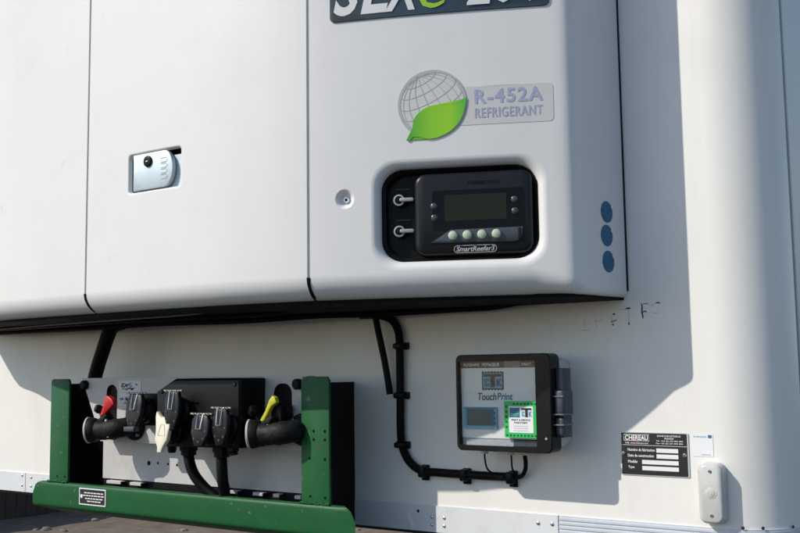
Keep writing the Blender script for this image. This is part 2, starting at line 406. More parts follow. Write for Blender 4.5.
# ------------------------------------------------------------------ trailer
TC = -1.764; HW = 1.305; CR = .115; ZR = -.282; ZB = -.332; ZT = 2.35; LEN = 4.0
tr = thing('refrigerated_trailer', (TC, .5, GZ), 'white refrigerated trailer body with smooth front wall and rounded corner', 'trailer')
def wall_plan():
    pts = []
    for k in range(13):
        t = R(90 * k / 12); pts.append((TC - HW + CR - CR * math.cos(t) if False else TC - HW + CR - CR * math.cos(t), CR - CR * math.sin(t)))
    for k in range(1, 40): pts.append((TC - HW + CR + (2 * HW - 2 * CR) * k / 40, 0))
    for k in range(13):
        t = R(90 * k / 12); pts.append((TC + HW - CR + CR * math.sin(t), CR - CR * math.cos(t)))
    return pts
WP = wall_plan()
def extr(plan, z0, z1, off=0.0, bm=None, nz=1, mi=0):
    """vertical sheet over a plan line, pushed out by off, open behind"""
    bm = bm or bmesh.new(); n = len(plan); cols = []
    for i, (x, y) in enumerate(plan):
        p = plan[max(i - 1, 0)]; q = plan[min(i + 1, n - 1)]; tx, ty = q[0] - p[0], q[1] - p[1]; l = math.hypot(tx, ty)
        cols.append([bm.verts.new((x + ty / l * off, y - tx / l * off, z0 + (z1 - z0) * k / nz)) for k in range(nz + 1)])
    for a, c in zip(cols, cols[1:]):
        for k in range(nz): f = bm.faces.new((a[k], c[k], c[k + 1], a[k + 1])); f.material_index = mi
    return bm
fwall = obj('front_wall', extr(WP, ZB, ZT, 0, nz=6), 'wall', tr)
WM = wallmap(0.0)
for sgn in (1, -1):
    x = TC + sgn * HW
    obj('corner_seam', B(min(x - sgn * .006, x - sgn * .001), max(x - sgn * .006, x - sgn * .001), CR - .002, CR + .004, ZB, ZT), 'hole', tr)
    obj('corner_trim', B(min(x - sgn * .008, x - sgn * .003), max(x - sgn * .008, x - sgn * .003), CR + .004, CR + .024, ZB, ZT), 'gasket', tr)
    sw = obj('side_wall', B(min(x, x - sgn * .06), max(x, x - sgn * .06), CR + .024, LEN, ZB, ZT, bev=.004), 'wall', tr)
obj('roof', B(TC - HW + .02, TC + HW - .02, CR, LEN, ZT - .06, ZT - .005), 'wall', tr)
obj('chassis_floor', B(TC - HW + .07, TC + HW - .07, .05, LEN, ZB - .02, ZB + .02), 'chassis', tr)
for sgn in (-.55, .55):
    leg = obj('landing_leg', B(TC + sgn - .06, TC + sgn + .06, 2.6, 2.74, GZ + .05, ZB - .02, bev=.008), 'chassis', tr)
    obj('foot_plate', B(TC + sgn - .14, TC + sgn + .14, 2.53, 2.81, GZ, GZ + .05, bev=.008), 'chassis', leg)
# bottom rail: plain cover sections and a ribbed section that runs on round the corner
XJ1, XJ2 = -2.5840, -.8853
seg = [(x, y) for x, y in WP]
def cutplan(a, b):
    P = [(x, y) for x, y in WP if y == 0 and a < x < b]
    return [(a, 0)] + P + [(b, 0)]
leftplan = [(x, y) for x, y in WP if x < XJ1 - .002] + [(XJ1 - .001, 0)]
rightplan = [(XJ2 + .001, 0)] + [(x, y) for x, y in WP if x > XJ2 + .004]
def railsheet(plan, z0, z1, t):
    b = extr(plan, z0, z1, t); extr(plan, z1, z1 + 1e-4, t, b)
    # top edge back to the wall
    n = len(plan); prev = None
    for i, (x, y) in enumerate(plan):
        p = plan[max(i - 1, 0)]; q = plan[min(i + 1, n - 1)]; tx, ty = q[0] - p[0], q[1] - p[1]; l = math.hypot(tx, ty)
        cur = (b.verts.new((x + ty / l * t, y - tx / l * t, z1)), b.verts.new((x, y, z1)))
        if prev: b.faces.new((prev[0], cur[0], cur[1], prev[1]))
        prev = cur
    return b
rl = obj('rail_section', railsheet(leftplan, ZB - .004, ZR, .003), 'rail', tr)
rm = obj('rail_section', railsheet(cutplan(XJ1 + .001, XJ2 - .001), ZB - .004, ZR, .003), 'rail', tr)
bm = railsheet(rightplan, ZB - .004, ZR, .0025)
rg = obj('ribbed_rail_section', bm, 'ribbed', tr)
for k in range(6): obj('rib', railsheet(rightplan, ZR - .008 - k * .008, ZR - .004 - k * .008, .0042), 'ribbed', rg)
def rivet(x, z, r, parent, name='rivet', m='silver', y=-.003):
    o = obj(name, lathe([(0, .0026), (r * .5, .0024), (r * .85, .0015), (r, 0)], (x, y, z), (0, -1, 0), 14), m, parent); return o
for x, z in ((-2.5995, -.2895), (-2.5562, -.2935), (-2.5995, -.318), (-2.5562, -.318)): rivet(x, z, .004, rl if x < XJ1 else rm)
for x, z in ((-.9286, -.2993), (-.8986, -.2989)): rivet(x, z, .0042, rm)
for k, (x, z) in enumerate(((-1.175, -.3056), (-1.1454, -.3055), (-1.1754, -.3219), (-1.1457, -.3217))): rivet(x, z, .0036, rm)
bm = slab(rrect(-.004, .004, -.015, .015, .004), lambda x, z, o: Vector((-1.2297 + x + z * -.42, -.003 - o, -.3157 + z)), 0, .0012); obj('slot_insert', bm, 'paper', rm)
bm = slab(disc(-1.2101, -.2958, .003), wallmap(-.003), 0, .0006); obj('hole', bm, 'hole', rm)
for t in (18, 34, 62):
    a = R(t); x = TC + HW - CR + (CR + .004) * math.sin(a); y = CR - (CR + .004) * math.cos(a)
    obj('screw', lathe([(0, .0018), (.0025, .0012), (.003, 0)], (x, y, ZR + .003), (math.sin(a), -math.cos(a), 0), 12), 'chassis', tr)
# hand-written marks, half rubbed off
def PX(px, py): return (-.73 + (px - 628) * .00194, .1088 - (py - 308) * .00187)
def Q(zx, zy): return PX(560 + zx / 6.667, 290 + zy / 6.667)
bm = bmesh.new()
for pts, wd in ((((545, 93), (549, 118), (546, 150), (551, 178), (552, 195)), (.0018, .0028, .0026, .0028, .001)), (((556, 98), (588, 96)), .0014), (((552, 152), (566, 146), (578, 153)), .0022),
               (((640, 96), (654, 93), (668, 98)), .0022), (((440, 124), (458, 121), (470, 124)), .0026), (((455, 216), (458, 232)), .0024), (((348, 158), (364, 155)), .0028),
               (((334, 206), (356, 203), (372, 196)), .0018), (((341, 228), (353, 227)), .0028)):
    ribbon([Q(*p) for p in pts], wd, WM, .0006, bm)
obj('marker_writing', bm, 'pen', tr)
bm = bmesh.new()
for pts in (((606, 120), (620, 104), (640, 97)), ((616, 158), (640, 163), (664, 158)), ((470, 122), (400, 128)), ((226, 172), (230, 210), (236, 246)), ((150, 180), (146, 240)), ((120, 258), (190, 256)), ((455, 130), (456, 212)), ((230, 200), (280, 196)), ((340, 165), (338, 225)), ((590, 97), (596, 110))):
    ribbon([Q(*p) for p in pts], .0012, WM, .0006, bm)
obj('rubbed_writing', bm, 'penfaint', tr)

# ------------------------------------------------------------------ refrigeration unit
ZU = .128; ZUT = 2.15
CT = [(0, .412), (.2, .410), (.35, .403), (.46, .389), (.55, .3715), (.613, .352), (.711, .314), (.804, .273), (.887, .234), (.955, .2000), (.992, .1812), (1.0065, .1715), (1.0155, .1570), (1.0190, .1350), (1.0235, .095), (1.030, .045), (1.036, .0)]
def profile():
    ct = [(-u, d) for u, d in CT[:0:-1]] + CT; out = []
    for i in range(len(ct) - 1):
        p0 = ct[max(i - 1, 0)]; p1 = ct[i]; p2 = ct[i + 1]; p3 = ct[min(i + 2, len(ct) - 1)]
        for k in range(12):
            t = k / 12
            out.append([.5 * ((2 * b) + (c - a) * t + (2 * a - 5 * b + 4 * c - d) * t * t + (-a + 3 * b - 3 * c + d) * t ** 3) for a, b, c, d in zip(p0, p1, p2, p3)])
    out.append(list(ct[-1])); P = np.array(out); P[:, 0] += TC; P[:, 1] *= -1
    S = np.r_[0, np.cumsum(np.hypot(*np.diff(P, axis=0).T))]
    return P, S - S[-1] / 2
UP, US = profile(); UE = US[-1]
def plan_at(s):
    x = np.interp(s, US, UP[:, 0]); y = np.interp(s, US, UP[:, 1]); h = .006
    a = max(s - h, -UE); b = min(s + h, UE)
    tx = np.interp(b, US, UP[:, 0]) - np.interp(a, US, UP[:, 0]); ty = np.interp(b, US, UP[:, 1]) - np.interp(a, US, UP[:, 1]); l = math.hypot(tx, ty)
    return x, y, ty / l, -tx / l
def UM(s, z, o=0.0):
    x, y, nx, ny = plan_at(s)
    r = .045 if abs(s) < .99 else max(.012, .045 - (abs(s) - .99) * .3)
    h = z - ZU
    if h < r: h = max(h, 0); o = o - (r - math.sqrt(max(0, r * r - (r - h) ** 2)))
    return Vector((x + nx * o, min(y + ny * o, -.0005) if abs(s) < UE - .002 else y + ny * o, z))
ru = thing('refrigeration_unit', (TC, -.2, ZU), 'white refrigeration unit with bowed front doors mounted high on the trailer front', 'cooling unit')
GZS = [ZU + v for v in (.002, .006, .011, .017, .024, .032, .041, .052, .07, .10)] + [ZU + .13 + k * .05 for k in range(15)] + [1.1 + k * .25 for k in range(5)]
def FC(s, z): return (.6211 + 1.017 * (s - .6382), 1.019 * z)        # layout of the control door
def FL(s, z): return (.1220 + .967 * (s - .1109), .994 * z)           # layout of the latch door
def UC(s, z, o=0.0): return UM(*FC(s, z), o)
def UL(s, z, o=0.0): return UM(*FL(s, z), o)
REC_O = densify(rrect(.707, 1.021, .1745, .374, .046, 8), .012)
LAT_O = densify(rrect(.0965, .2625, .372, .4605, .008, 4), .012)
DIM_O = disc(.6581, .3077, .0185, 28)
def insets(x0, x1, z0, z1, r, i, n): return densify2(rrect(x0 + i, x1 - i, z0 + i, z1 - i, max(.003, r - i * .8), n), x0, x1)
def lerp_outline(base, cx, cz, fx, fz): return [(cx + (x - cx) * fx, cz + (z - cz) * fz) for x, z in base]
edges_s = [(-UE, -.621), (-.615, -.0275), (-.0215, .5665), (.5725, UE)]
def panel(a, b, wins):
    """bowed panel as a regular grid; wins = [(s0, s1, z0, z1, holes)] are cut-out windows meshed round their holes"""
    bmx = bmesh.new(); cs = {a, b}
    for s0, s1, *_ in wins: cs |= {s0, s1}
    cs = sorted(cs); cols = []
    for p, q in zip(cs, cs[1:]):
        n = max(1, int((q - p) / .016 + .5)); cols += [p + (q - p) * k / n for k in range(n)]
    cols.append(b)
    fine = []
    for p, q in zip(cols, cols[1:]): fine += [p, (p + q) / 2] if abs(p) > .95 and q <= UE else [p]
    cols = fine + [b]
    zs = {ZU + v for v in (0, .0008, .0025, .005, .0085, .013, .019, .026, .034, .042, .046)} | {ZUT}
    for _, _, z0, z1, _ in wins: zs |= {z0, z1}
    zs = sorted(zs); rows = []
    for p, q in zip(zs, zs[1:]):
        n = max(1, int((q - p) / (.03 if q < 1.0 else .08) + .5)); rows += [p + (q - p) * k / n for k in range(n)]
    rows.append(ZUT)
    V = {}
    def vert(i, k):
        if (i, k) not in V: V[i, k] = bmx.verts.new(UM(cols[i], rows[k]))
        return V[i, k]
    for i in range(len(cols) - 1):
        for k in range(len(rows) - 1):
            cx_ = (cols[i] + cols[i + 1]) / 2; cz_ = (rows[k] + rows[k + 1]) / 2
            if any(w0 < cx_ < w1 and y0 < cz_ < y1 for w0, w1, y0, y1, _ in wins): continue
            bmx.faces.new((vert(i, k), vert(i + 1, k), vert(i + 1, k + 1), vert(i, k + 1)))
    nr = len(rows); nc = len(cols)      # folded-back rim
    rim = [(i, 0) for i in range(nc)] + [(nc - 1, k) for k in range(1, nr)] + [(i, nr - 1) for i in range(nc - 2, -1, -1)] + [(0, k) for k in range(nr - 2, 0, -1)]
    f1 = [bmx.verts.new(UM(cols[i], rows[k], -.018)) for i, k in rim]
    for q in range(len(rim)):
        e = (q + 1) % len(rim); bmx.faces.new((vert(*rim[e]), vert(*rim[q]), f1[q], f1[e]))
    for w0, w1, y0, y1, holes in wins:
        cc = [c for c in cols if w0 - 1e-9 <= c <= w1 + 1e-9]; rrw = [r for r in rows if y0 - 1e-9 <= r <= y1 + 1e-9]
        outer = [(c, y0) for c in cc] + [(w1, r) for r in rrw[1:]] + [(c, y1) for c in cc[-2::-1]] + [(w0, r) for r in rrw[-2:0:-1]]
        sheet(outer, holes, UM, 0, .016, bm=bmx)
    bmesh.ops.remove_doubles(bmx, verts=bmx.verts[:], dist=2e-6)
    return bmx
panels = []
for i, (a, b) in enumerate(edges_s):
    wins = []
    if i == 2: wins = [(*FL(.080, 0)[:1], FL(.280, 0)[0], FL(0, .355)[1], FL(0, .478)[1], [[FL(*p) for p in LAT_O]])]
    if i == 3: wins = [(FC(.625, 0)[0], FC(.690, 0)[0], FC(0, .275)[1], FC(0, .340)[1], [[FC(*p) for p in DIM_O]]), (FC(.6955, 0)[0], FC(1.0330, 0)[0], .1768, FC(0, .386)[1], [[FC(*p) for p in REC_O]])]
    bm = panel(a, b, wins)
    if i == 3:   # softly rounded dish round the controls, and the bolt dimple
        w_, h_ = .314, .200; cx, cz = .864, .274
        rs = []
        for t in (0, 10, 22, 35, 50, 65, 80, 90):
            ins = .0165 * math.sin(R(t)) ** 1.0; dep = .018 * (1 - math.cos(R(t)))
            rs.append((lerp_outline(REC_O, cx, cz, 1 - 2 * ins / w_, 1 - 2 * ins / h_), -dep))
        rings(rs, UC, bm)
        rs = []
        for q in range(8):
            t = q / 7; rs.append((disc(.6581, .3077, .0185 * (1 - .62 * t), 28), -.010 * (.5 - .5 * math.cos(math.pi * t))))
        rings(rs, UC, bm, cap=True)
    if i == 2:
        w_, h_ = .166, .0885; cx, cz = .1795, .41625
        rs = [(LAT_O, 0)]
        for t in (20, 45, 70, 90):
            ins = .004 * math.sin(R(t)); rs.append((lerp_outline(LAT_O, cx, cz, 1 - 2 * ins / w_, 1 - 2 * ins / h_), -.004 * (1 - math.cos(R(t)))))
        ins = .0055; rs.append((lerp_outline(LAT_O, cx, cz, 1 - 2 * ins / w_, 1 - 2 * ins / h_), -.008))
        rings(rs, UL, bm)
        latch_rs = [rs[-1], (lerp_outline(LAT_O, cx, cz, 1 - 2 * .006 / w_, 1 - 2 * .006 / h_), -.024)]
    panels.append(obj('door_panel', bm, 'unit', ru, sharp=38))
leftdoor, door, latchdoor, ctrl = panels
for s in (-.618, -.0245, .5695):
    obj('gap_seal', slab(densify([(s - .006, ZU + .040), (s + .006, ZU + .040), (s + .006, ZUT - .01), (s - .006, ZUT - .01)], .03), UM, -.017, -.0030), 'gapfill', ru)
    bm = bmesh.new()
    P = [(s - .0005, ZU + .043), (s - .0003, ZU + .030), (s + .0008, ZU + .018), (s + .002, ZU + .008), (s + .0035, ZU + .001)]
    for k in range(4): pass
    poly = [(x - .0032, z) for x, z in P] + [(x + .0032, z) for x, z in reversed(P)]
    obj('gap_plug', slab(poly, UM, -.012, .0015), 'rubber', ru)
# underside tray, roof cover and the dark mounting gasket against the wall
lip = [tuple(UM(s, ZU + .004)[:2]) for s in np.linspace(-UE, UE, 90)]
def polyprism(plan, z0, z1):
    b = bmesh.new(); n = len(plan)
    lo = [b.verts.new((x, y, z0)) for x, y in plan]; hi = [b.verts.new((x, y, z1)) for x, y in plan]
    for k in range(n): b.faces.new((lo[k], lo[(k + 1) % n], hi[(k + 1) % n], hi[k]))
    b.faces.new(lo); b.faces.new(hi); return merge(bmesh.new(), b)
tray_plan = [(TC + (x - TC) * .994, y * .985 - .001) for x, y in lip]
tray_plan[0] = (tray_plan[0][0], -.001); tray_plan[-1] = (tray_plan[-1][0], -.001)
obj('underside_tray', polyprism(tray_plan, ZU - .004, ZU + .010), 'hole', ru)
obj('top_cover', polyprism([tuple(UM(s, 1.5)[:2]) for s in np.linspace(-UE, UE, 90)], ZUT, ZUT + .02), 'unit', ru)
gp = [(UP[-1][0] - .002, 0), (UP[-1][0] + .004, 0)]
obj('wall_gasket', B(UP[-1][0] - .004, UP[-1][0] + .0008, -.006, -.0006, ZU + .012, ZUT), 'rubber', ru)
obj('wall_gasket', B(UP[0][0] - .0035, UP[0][0] + .004, -.006, -.0006, ZU + .012, ZUT), 'sealant', ru)
# latch with lock
poly = [(.1135, .3790)] + [(.1135, .4555)][:0]
lp = [(.1130, .3795), (.2080, .3795)] + [(.2080 + .026 * math.sin(R(t)), .4175 - .038 * math.cos(R(t))) for t in range(15, 166, 15)] + [(.2080, .4555), (.1130, .4555)]
obj('latch_recess', rings(latch_rs, UL, cap=True), 'rubber', latchdoor)
lat = obj('latch_plate', slab(densify(lp, .02), UL, -.010, -.001, bev=.002), 'latch', latchdoor)
obj('latch_back', slab(densify(rrect(.112, .2505, .3785, .4450, .006), .02), UL, -.019, -.0135), 'latch', latchdoor)
obj('lock', slab(disc(.1605, .4375, .0120, 18), UL, -.002, .003, bev=.0015), 'black', lat)
obj('key_slot', slab(rrect(.1565, .1635, .4365, .4385, .0008, 2), UL, .0028, .0034), 'silver', lat)
bm = bmesh.new()
for k in range(4):
    z = .4395 - k * .0115; ribbon([(.198, z), (.2145, z), (.2195, z - .005), (.2145, z - .0085), (.200, z - .0085)], .0016, UL, -.0004, bm)
obj('embossing', bm, 'grime', lat)
# bolt in the dimple
bo = obj('bolt', lathe([(0, .004), (.0048, .004), (.006, .0025), (.006, 0)], UC(.6590, .3070, -.0095), UC(.659, .307, 0) - UC(.659, .307, -.01), 16), 'silver', ctrl)
obj('bolt_socket', cyl(.0028, UC(.6590, .3070, -.0058), UC(.659, .307, 0) - UC(.659, .307, -.01), .0006, 8), 'hole', bo)
# badge with lettering
bd = obj('badge', slab(densify(rrect(.6325, 1.0345, .6370, .7600, .010, 5), .015), UC, .0005, .0025, bev=.001), 'navy', ctrl)
for s, a, b, m in (('S', .6405, .6960, 'letter'), ('L', .6925, .7440, 'letter'), ('X', .7380, .8060, 'letter'), ('e', .8020, .8560, 'lime'), ('2', .8880, .9360, 'letter'), ('0', .9380, .9850, 'letter'), ('0', .9860, 1.0300, 'letter')):
    top = .735 if s != 'e' else .722
    obj('letter', text(s, a, b, .6472, top, UC, .0031, bold=.026 if s != 'e' else -.018, shear=.26), m, bd)
# refrigerant label: strip, globe, leaf
rl_ = obj('refrigerant_label', slab(densify(rrect(.846, 1.0365, .4290, .4980, .008, 5), .012), UC, .0002, .0005), 'label', ctrl)
tx = obj('printed_text', text('R-452A', .8985, 1.0190, .4662, .4922, UC, .0007, bold=.024, space=1.14), 'lilac', rl_)
obj('printed_text', text('REFRIGERANT', .8985, 1.0180, .4408, .4590, UC, .0007, bold=.016, space=1.12), 'lilac', rl_)
GC, GR = (.8222, .4710), .0630
gl = obj('globe_disc', slab(disc(GC[0], GC[1], GR, 40), UC, .0005, .0008), 'label', rl_)
bm = bmesh.new()
ribbon(disc(GC[0], GC[1], GR - .003, 48) + [disc(GC[0], GC[1], GR - .003, 48)[0]], .0050, UC, .0012, bm)
def gpt(lat_, lon): # a tilted globe seen from the front
    x = math.cos(lat_) * math.sin(lon); y = math.sin(lat_); z = math.cos(lat_) * math.cos(lon)
    t = R(24); x, y = x * math.cos(t) - y * math.sin(t), x * math.sin(t) + y * math.cos(t)
    t = R(18); y, z = y * math.cos(t) - z * math.sin(t), y * math.sin(t) + z * math.cos(t)
    return x, y, z
for ll in [('lat', a) for a in (-60, -40, -20, 0, 20, 40, 60)] + [('lon', a) for a in range(0, 180, 20)]:
    cur = []
    for k in range(73):
        t = R(k * 5 - 180); p = gpt(R(ll[1]), t) if ll[0] == 'lat' else gpt(t, R(ll[1]))
        if p[2] > 0.02: cur.append((GC[0] + p[0] * (GR - .004), GC[1] + p[1] * (GR - .004)))
        else:
            if len(cur) > 2: ribbon(cur, .0010, UC, .0012, bm)
            cur = []
    if len(cur) > 2: ribbon(cur, .0010, UC, .0012, bm)
obj('globe_lines', bm, 'globe', gl)
lf = [(.7745, .4075), (.7790, .4060), (.7905, .4145), (.8020, .4105), (.8180, .4075), (.8360, .4110), (.8530, .4190), (.8670, .4310), (.8760, .4450), (.8815, .4620), (.8835, .4790), (.8720, .4715), (.8580, .4685), (.8400, .4690), (.8200, .4675), (.8030, .4600), (.7920, .4500), (.7870, .4380), (.7865, .4270), (.7885, .4195), (.7800, .4150)]
obj('leaf', slab([(p.x, p.y) for p in smooth_path([(x, z, 0) for x, z in lf] + [(lf[0][0], lf[0][1], 0)], 4)[:-1]], UC, .0016, .0024), 'leaf', rl_)
# three round blue stickers on the side
for s, z in ((1.1600, .2827), (1.1575, .2389), (1.1600, .1912)):
    k = obj('round_sticker', slab(disc(s, z, .0200, 26), UM, .0003, .0008), 'blue', ctrl)
    bm = bmesh.new()
    for q, rr_ in ((0, .0150), (1, .0085)): ribbon(disc(s, z, rr_, 24)[:18 + q * 4], .0011, UM, .0012, bm)
    obj('sticker_print', bm, 'stickerblue', k)
    bm = flat(disc(s + .0175, z - .011 * random.choice((-1, 1)), .0040, 8), UM, .0013); obj('torn_edge', bm, 'unit', k)
# control module in the dish
bz = obj('control_recess', rings([(lerp_outline(REC_O, .864, .274, 1 - 2 * .0155 / .314, 1 - 2 * .0155 / .2), -.0165),
                                   (lerp_outline(REC_O, .864, .274, 1 - 2 * .0195 / .314, 1 - 2 * .0195 / .2), -.0145),
                                   (lerp_outline(REC_O, .864, .274, 1 - 2 * .024 / .314, 1 - 2 * .024 / .2), -.018),
                                   (lerp_outline(REC_O, .864, .274, 1 - 2 * .025 / .314, 1 - 2 * .025 / .2), -.032)], UC, cap=True), 'black', ctrl)
def module_map(s, z, o=0.0):           # the module is flat: chord of the bowed door, sunk a little
    p0 = UC(.780, .28, -.014); p1 = UC(1.000, .28, -.010); t = (s - .780) / .220
    d = (p1 - p0).normalized(); nrm = Vector((d.y, -d.x, 0))
    p = p0 + (p1 - p0) * t + nrm * o; return Vector((p.x, p.y, 1.019 * z))
mod = obj('control_module', slab(densify(rrect(.7850, .9960, .1995, .3475, .020, 8), .03), module_map, -.016, .007, bev=.008), 'module', ctrl, sharp=50)
obj('display_window', slab(rrect(.8180, .9810, .2440, .3150, .006, 4), module_map, .006, .0078), 'gloss', mod)
lcd = obj('display', slab(rrect(.8400, .9500, .2600, .3060, .002, 2), module_map, .0078, .0083), 'lcd', mod)
tp_ = [(.8130, .2215), (.9650, .2195), (.9745, .2240), (.9775, .2350), (.9775, .2450), (.8500, .2440), (.8250, .2280)]
obj('button_strip', slab(tp_, module_map, .0065, .0092, bev=.001), 'slate', mod)
obj('strip_end_rib', slab(rrect(.9690, .9745, .2230, .2440, .002, 3), module_map, .008, .0108, bev=.001), 'module', mod)  # raised upright rib at the strip's end, in the module's own plastic
for s in (.8545, .8800, .9060, .9315):
    obj('button', lathe([(.0085, 0), (.0083, .003), (.007, .0052), (.004, .0064), (0, .0067)], module_map(s, .2335 + (s - .8545) * .006, .009), module_map(0, 0, 1) - module_map(0, 0, 0), 20), 'button', mod)
for s, z in ((.8215, .2870), (.8220, .2665), (.9645, .2935), (.9650, .2730)):
    obj('indicator_light', lathe([(.0062, 0), (.006, .002), (.004, .0032), (0, .0036)], module_map(s, z, .0075), module_map(0, 0, 1) - module_map(0, 0, 0), 16), 'led', mod)
bm = bmesh.new(); ol = rrect(.8560, .9310, .2030, .2155, .006, 6)
ribbon(ol + [ol[0]], .0010, module_map, .0074, bm)
text('SmartReefer3', .8600, .9275, .2050, .2138, module_map, .0074, bm, bold=.02, shear=.2)
obj('name_oval', bm, 'globe', mod)
bm = text('THERMO KING', .8800, .9400, .3235, .3300, module_map, .0073, bold=.02); obj('embossed_name', bm, 'gloss', mod)
for z in (.3030, .2465):
    ax = UC(.76, z, 0) - UC(.76, z, -.01)
    kn = obj('rotary_switch', lathe([(0, .014), (.009, .014), (.0115, .012), (.012, 0)], UC(.7565, z, -.032), ax, 22), 'black', ctrl)
    obj('switch_ring', lathe([(.0075, .0), (.0105, .001), (.0105, .0025), (.0078, .0028), (.0065, .0010)], UC(.7555, z, -.0182), ax, 22), 'dull', kn)
    obj('lever', slab(rrect(.757, .7835, z - .0035, z + .0035, .0034, 4), UC, -.019, -.0125, bev=.001), 'dull', kn)
    obj('centre_screw', cyl(.0055, UC(.7555, z, -.0172), ax, .003, 14, .001), 'black', kn)
    obj('side_mark', slab(rrect(.746, .773, z + .0215, z + .0225, .0004, 2), UC, -.0321, -.0314), 'led', ctrl)

# ------------------------------------------------------------------ dark hoses and wiring under the unit
def hose(name, pts, r, label, cat='hose', m='rubber', group=None, n=12):
    o = obj(name, tube(pts, r, n=n), m); tag(o, label, cat, group); return o
ZH = ZU - .004
hose('wiring_loom', [(-2.72, -.09, ZH - .003), (-2.4, -.10, ZH - .005), (-2.15, -.12, ZH - .007), (-1.9, -.11, ZH - .004), (-1.6, -.12, ZH - .009), (-1.4, -.10, ZH - .005), (-1.28, -.07, ZH - .006), (-1.1, -.05, ZH - .004), (-.99, -.04, ZH - .002), (-.90, -.04, ZH + .010)], .0065, 'long black wiring loom running along under the refrigeration unit', 'cable')
hose('front_loom', [(-2.6, -.20, ZH - .002), (-2.3, -.24, ZH - .004), (-1.95, -.24, ZH - .003), (-1.7, -.25, ZH - .006), (-1.45, -.22, ZH - .003), (-1.35, -.2, ZH + .010)], .0045, 'thinner black loom hung under the front part of the refrigeration unit', 'cable')
hose('grey_wire', [(-2.45, -.22, ZH - .004), (-2.1, -.29, ZH - .006), (-1.85, -.305, ZH - .005), (-1.6, -.29, ZH - .001), (-1.5, -.27, ZH + .008)], .0016, 'thin pale grey wire sagging under the left part of the refrigeration unit', 'wire', 'gasket', n=8)
hose('supply_hose', [(-2.05, -.10, ZU), (-2.085, -.10, .120), (-2.105, -.100, .095), (-2.125, -.098, .060), (-2.148, -.095, .02), (-2.170, -.09, -.03), (-2.175, -.085, -.12), (-2.14, -.07, -.20), (-2.05, -.06, -.25)], .0180, 'thick black hose dropping from the unit behind the grey socket plate', n=16)
hose('drain_hose', [(-1.2975, -.03, .122), (-1.2925, -.026, .085), (-1.2865, -.022, .05), (-1.280, -.018, .010), (-1.2700, -.016, -.052)], .0072, 'short straight black drain hose hanging open-ended beside the clipped conduit')

# conduit clipped to the wall
CY = -.012
cd = thing('cable_conduit', (-1.24, -.01, -.22), 'black cable conduit clipped down the white wall and along to the printer box', 'conduit')
path = [(-1.330, -.04, .119), (-1.293, -.028, .1185), (-1.2670, CY, .1080), (-1.2510, CY, .0870), (-1.2465, CY, .0620), (-1.2460, CY, -.0000), (-1.2458, CY, -.06), (-1.2465, CY, -.1240), (-1.2420, CY, -.1640), (-1.2240, CY, -.1940), (-1.1940, CY, -.2105), (-1.1470, CY, -.2128), (-1.0870, CY, -.2135), (-1.03, CY, -.2140), (-.9780, CY, -.2135)]
obj('conduit', tube(path, .0088, n=14, smooth=26, ribs=.93), 'rubber', cd)
obj('thin_lead', tube([(-.990, CY, -.2135), (-.9624, CY, -.2123), (-.9480, CY - .004, -.2000), (-.9425, CY - .010, -.1800), (-.942, CY - .02, -.150)], .0042, n=10), 'rubber', cd)
obj('thin_lead', tube([(-1.012, CY - .004, -.2100), (-1.0262, CY - .012, -.2000), (-1.0290, CY - .018, -.1800), (-1.029, CY - .02, -.150)], .0018, n=8), 'rubber', cd)
obj('thin_lead', tube([(-.962, CY - .004, -.2100), (-.9705, CY - .012, -.1970), (-.9690, CY - .018, -.1760), (-.969, CY - .02, -.150)], .0018, n=8), 'rubber', cd)
for i, (x, z) in enumerate(((-1.2455, .0505), (-1.2458, -.0550), (-1.2457, -.1594), (-1.1891, -.2120), (-1.0875, -.2145), (-.9802, -.2145))):
    b = bmesh.new()
    if i < 3:
        box(b, x - .0175, x + .0175, -.007, -.0005, z - .0075, z + .0075, bev=.0015); box(b, x - .0115, x + .0115, -.024, -.001, z - .006, z + .006, bev=.003)
    else:
        box(b, x - .0085, x + .0085, -.007, -.0005, z - .0190, z + .0130, bev=.0015); box(b, x - .0075, x + .0075, -.024, -.001, z - .0118, z + .0118, bev=.003)
    obj('clip', b, 'black', cd)

# ------------------------------------------------------------------ printer box
pb = thing('printer_box', (-.945, -.05, -.157), 'grey wall-mounted printer box with clear smoked lid and green-edged sticker', 'printer box')
def taper_box(x0, x1, z0, z1, y0, y1, d, r=.012):
    a = rrect(x0, x1, z0, z1, r, 5); c = [(x + (d if x < (x0 + x1) / 2 else -d), z + (d if z < (z0 + z1) / 2 else -d)) for x, z in a]
    return rings([(c, -y0), (a, -y1)], wallmap(0), cap=True)
bm = taper_box(-1.046, -.8475, -.1535, .0215, -.0005, -.062, .0055)
obj('case', bm, 'abs', pb)
FM = wallmap(0)
def frame(outer, inner, y0, y1, bev=.002):
    b = rings([(outer, -y0), (outer, -(y1 + bev)), (lerp_outline(outer, sum(p[0] for p in outer) / len(outer), sum(p[1] for p in outer) / len(outer), .985, .985), -y1), (inner, -y1), (inner, -y0)], FM)
    return b
LO = rrect(-1.0505, -.8445, -.1570, .0270, .012, 6)
def match(poly, x0, x1, z0, z1, r): return rrect(x0, x1, z0, z1, r, 6)
LI = rrect(-1.0440, -.8760, -.1465, .0140, .004, 6)
lid = obj('lid_frame', frame(LO, LI, -.0625, -.1000), 'smoked', pb)
obj('inner_tray', slab(rrect(-1.047, -.850, -.1520, .0200, .006, 4), FM, .0615, .0655), 'smoked', pb)
FP = wallmap(-.0055)
fp = obj('fascia', slab(rrect(-1.0430, -.8790, -.1330, .0010, .002, 3), FP, .0660, .0850), 'beige', pb)
obj('header_band', slab(rrect(-1.0438, -.9470, .0012, .0138, .001, 2), FP, .066, .0852), 'ink', pb)
obj('header_band', slab(rrect(-.9465, -.9120, .0012, .0138, .001, 2), FP, .066, .0848), 'screen', pb)
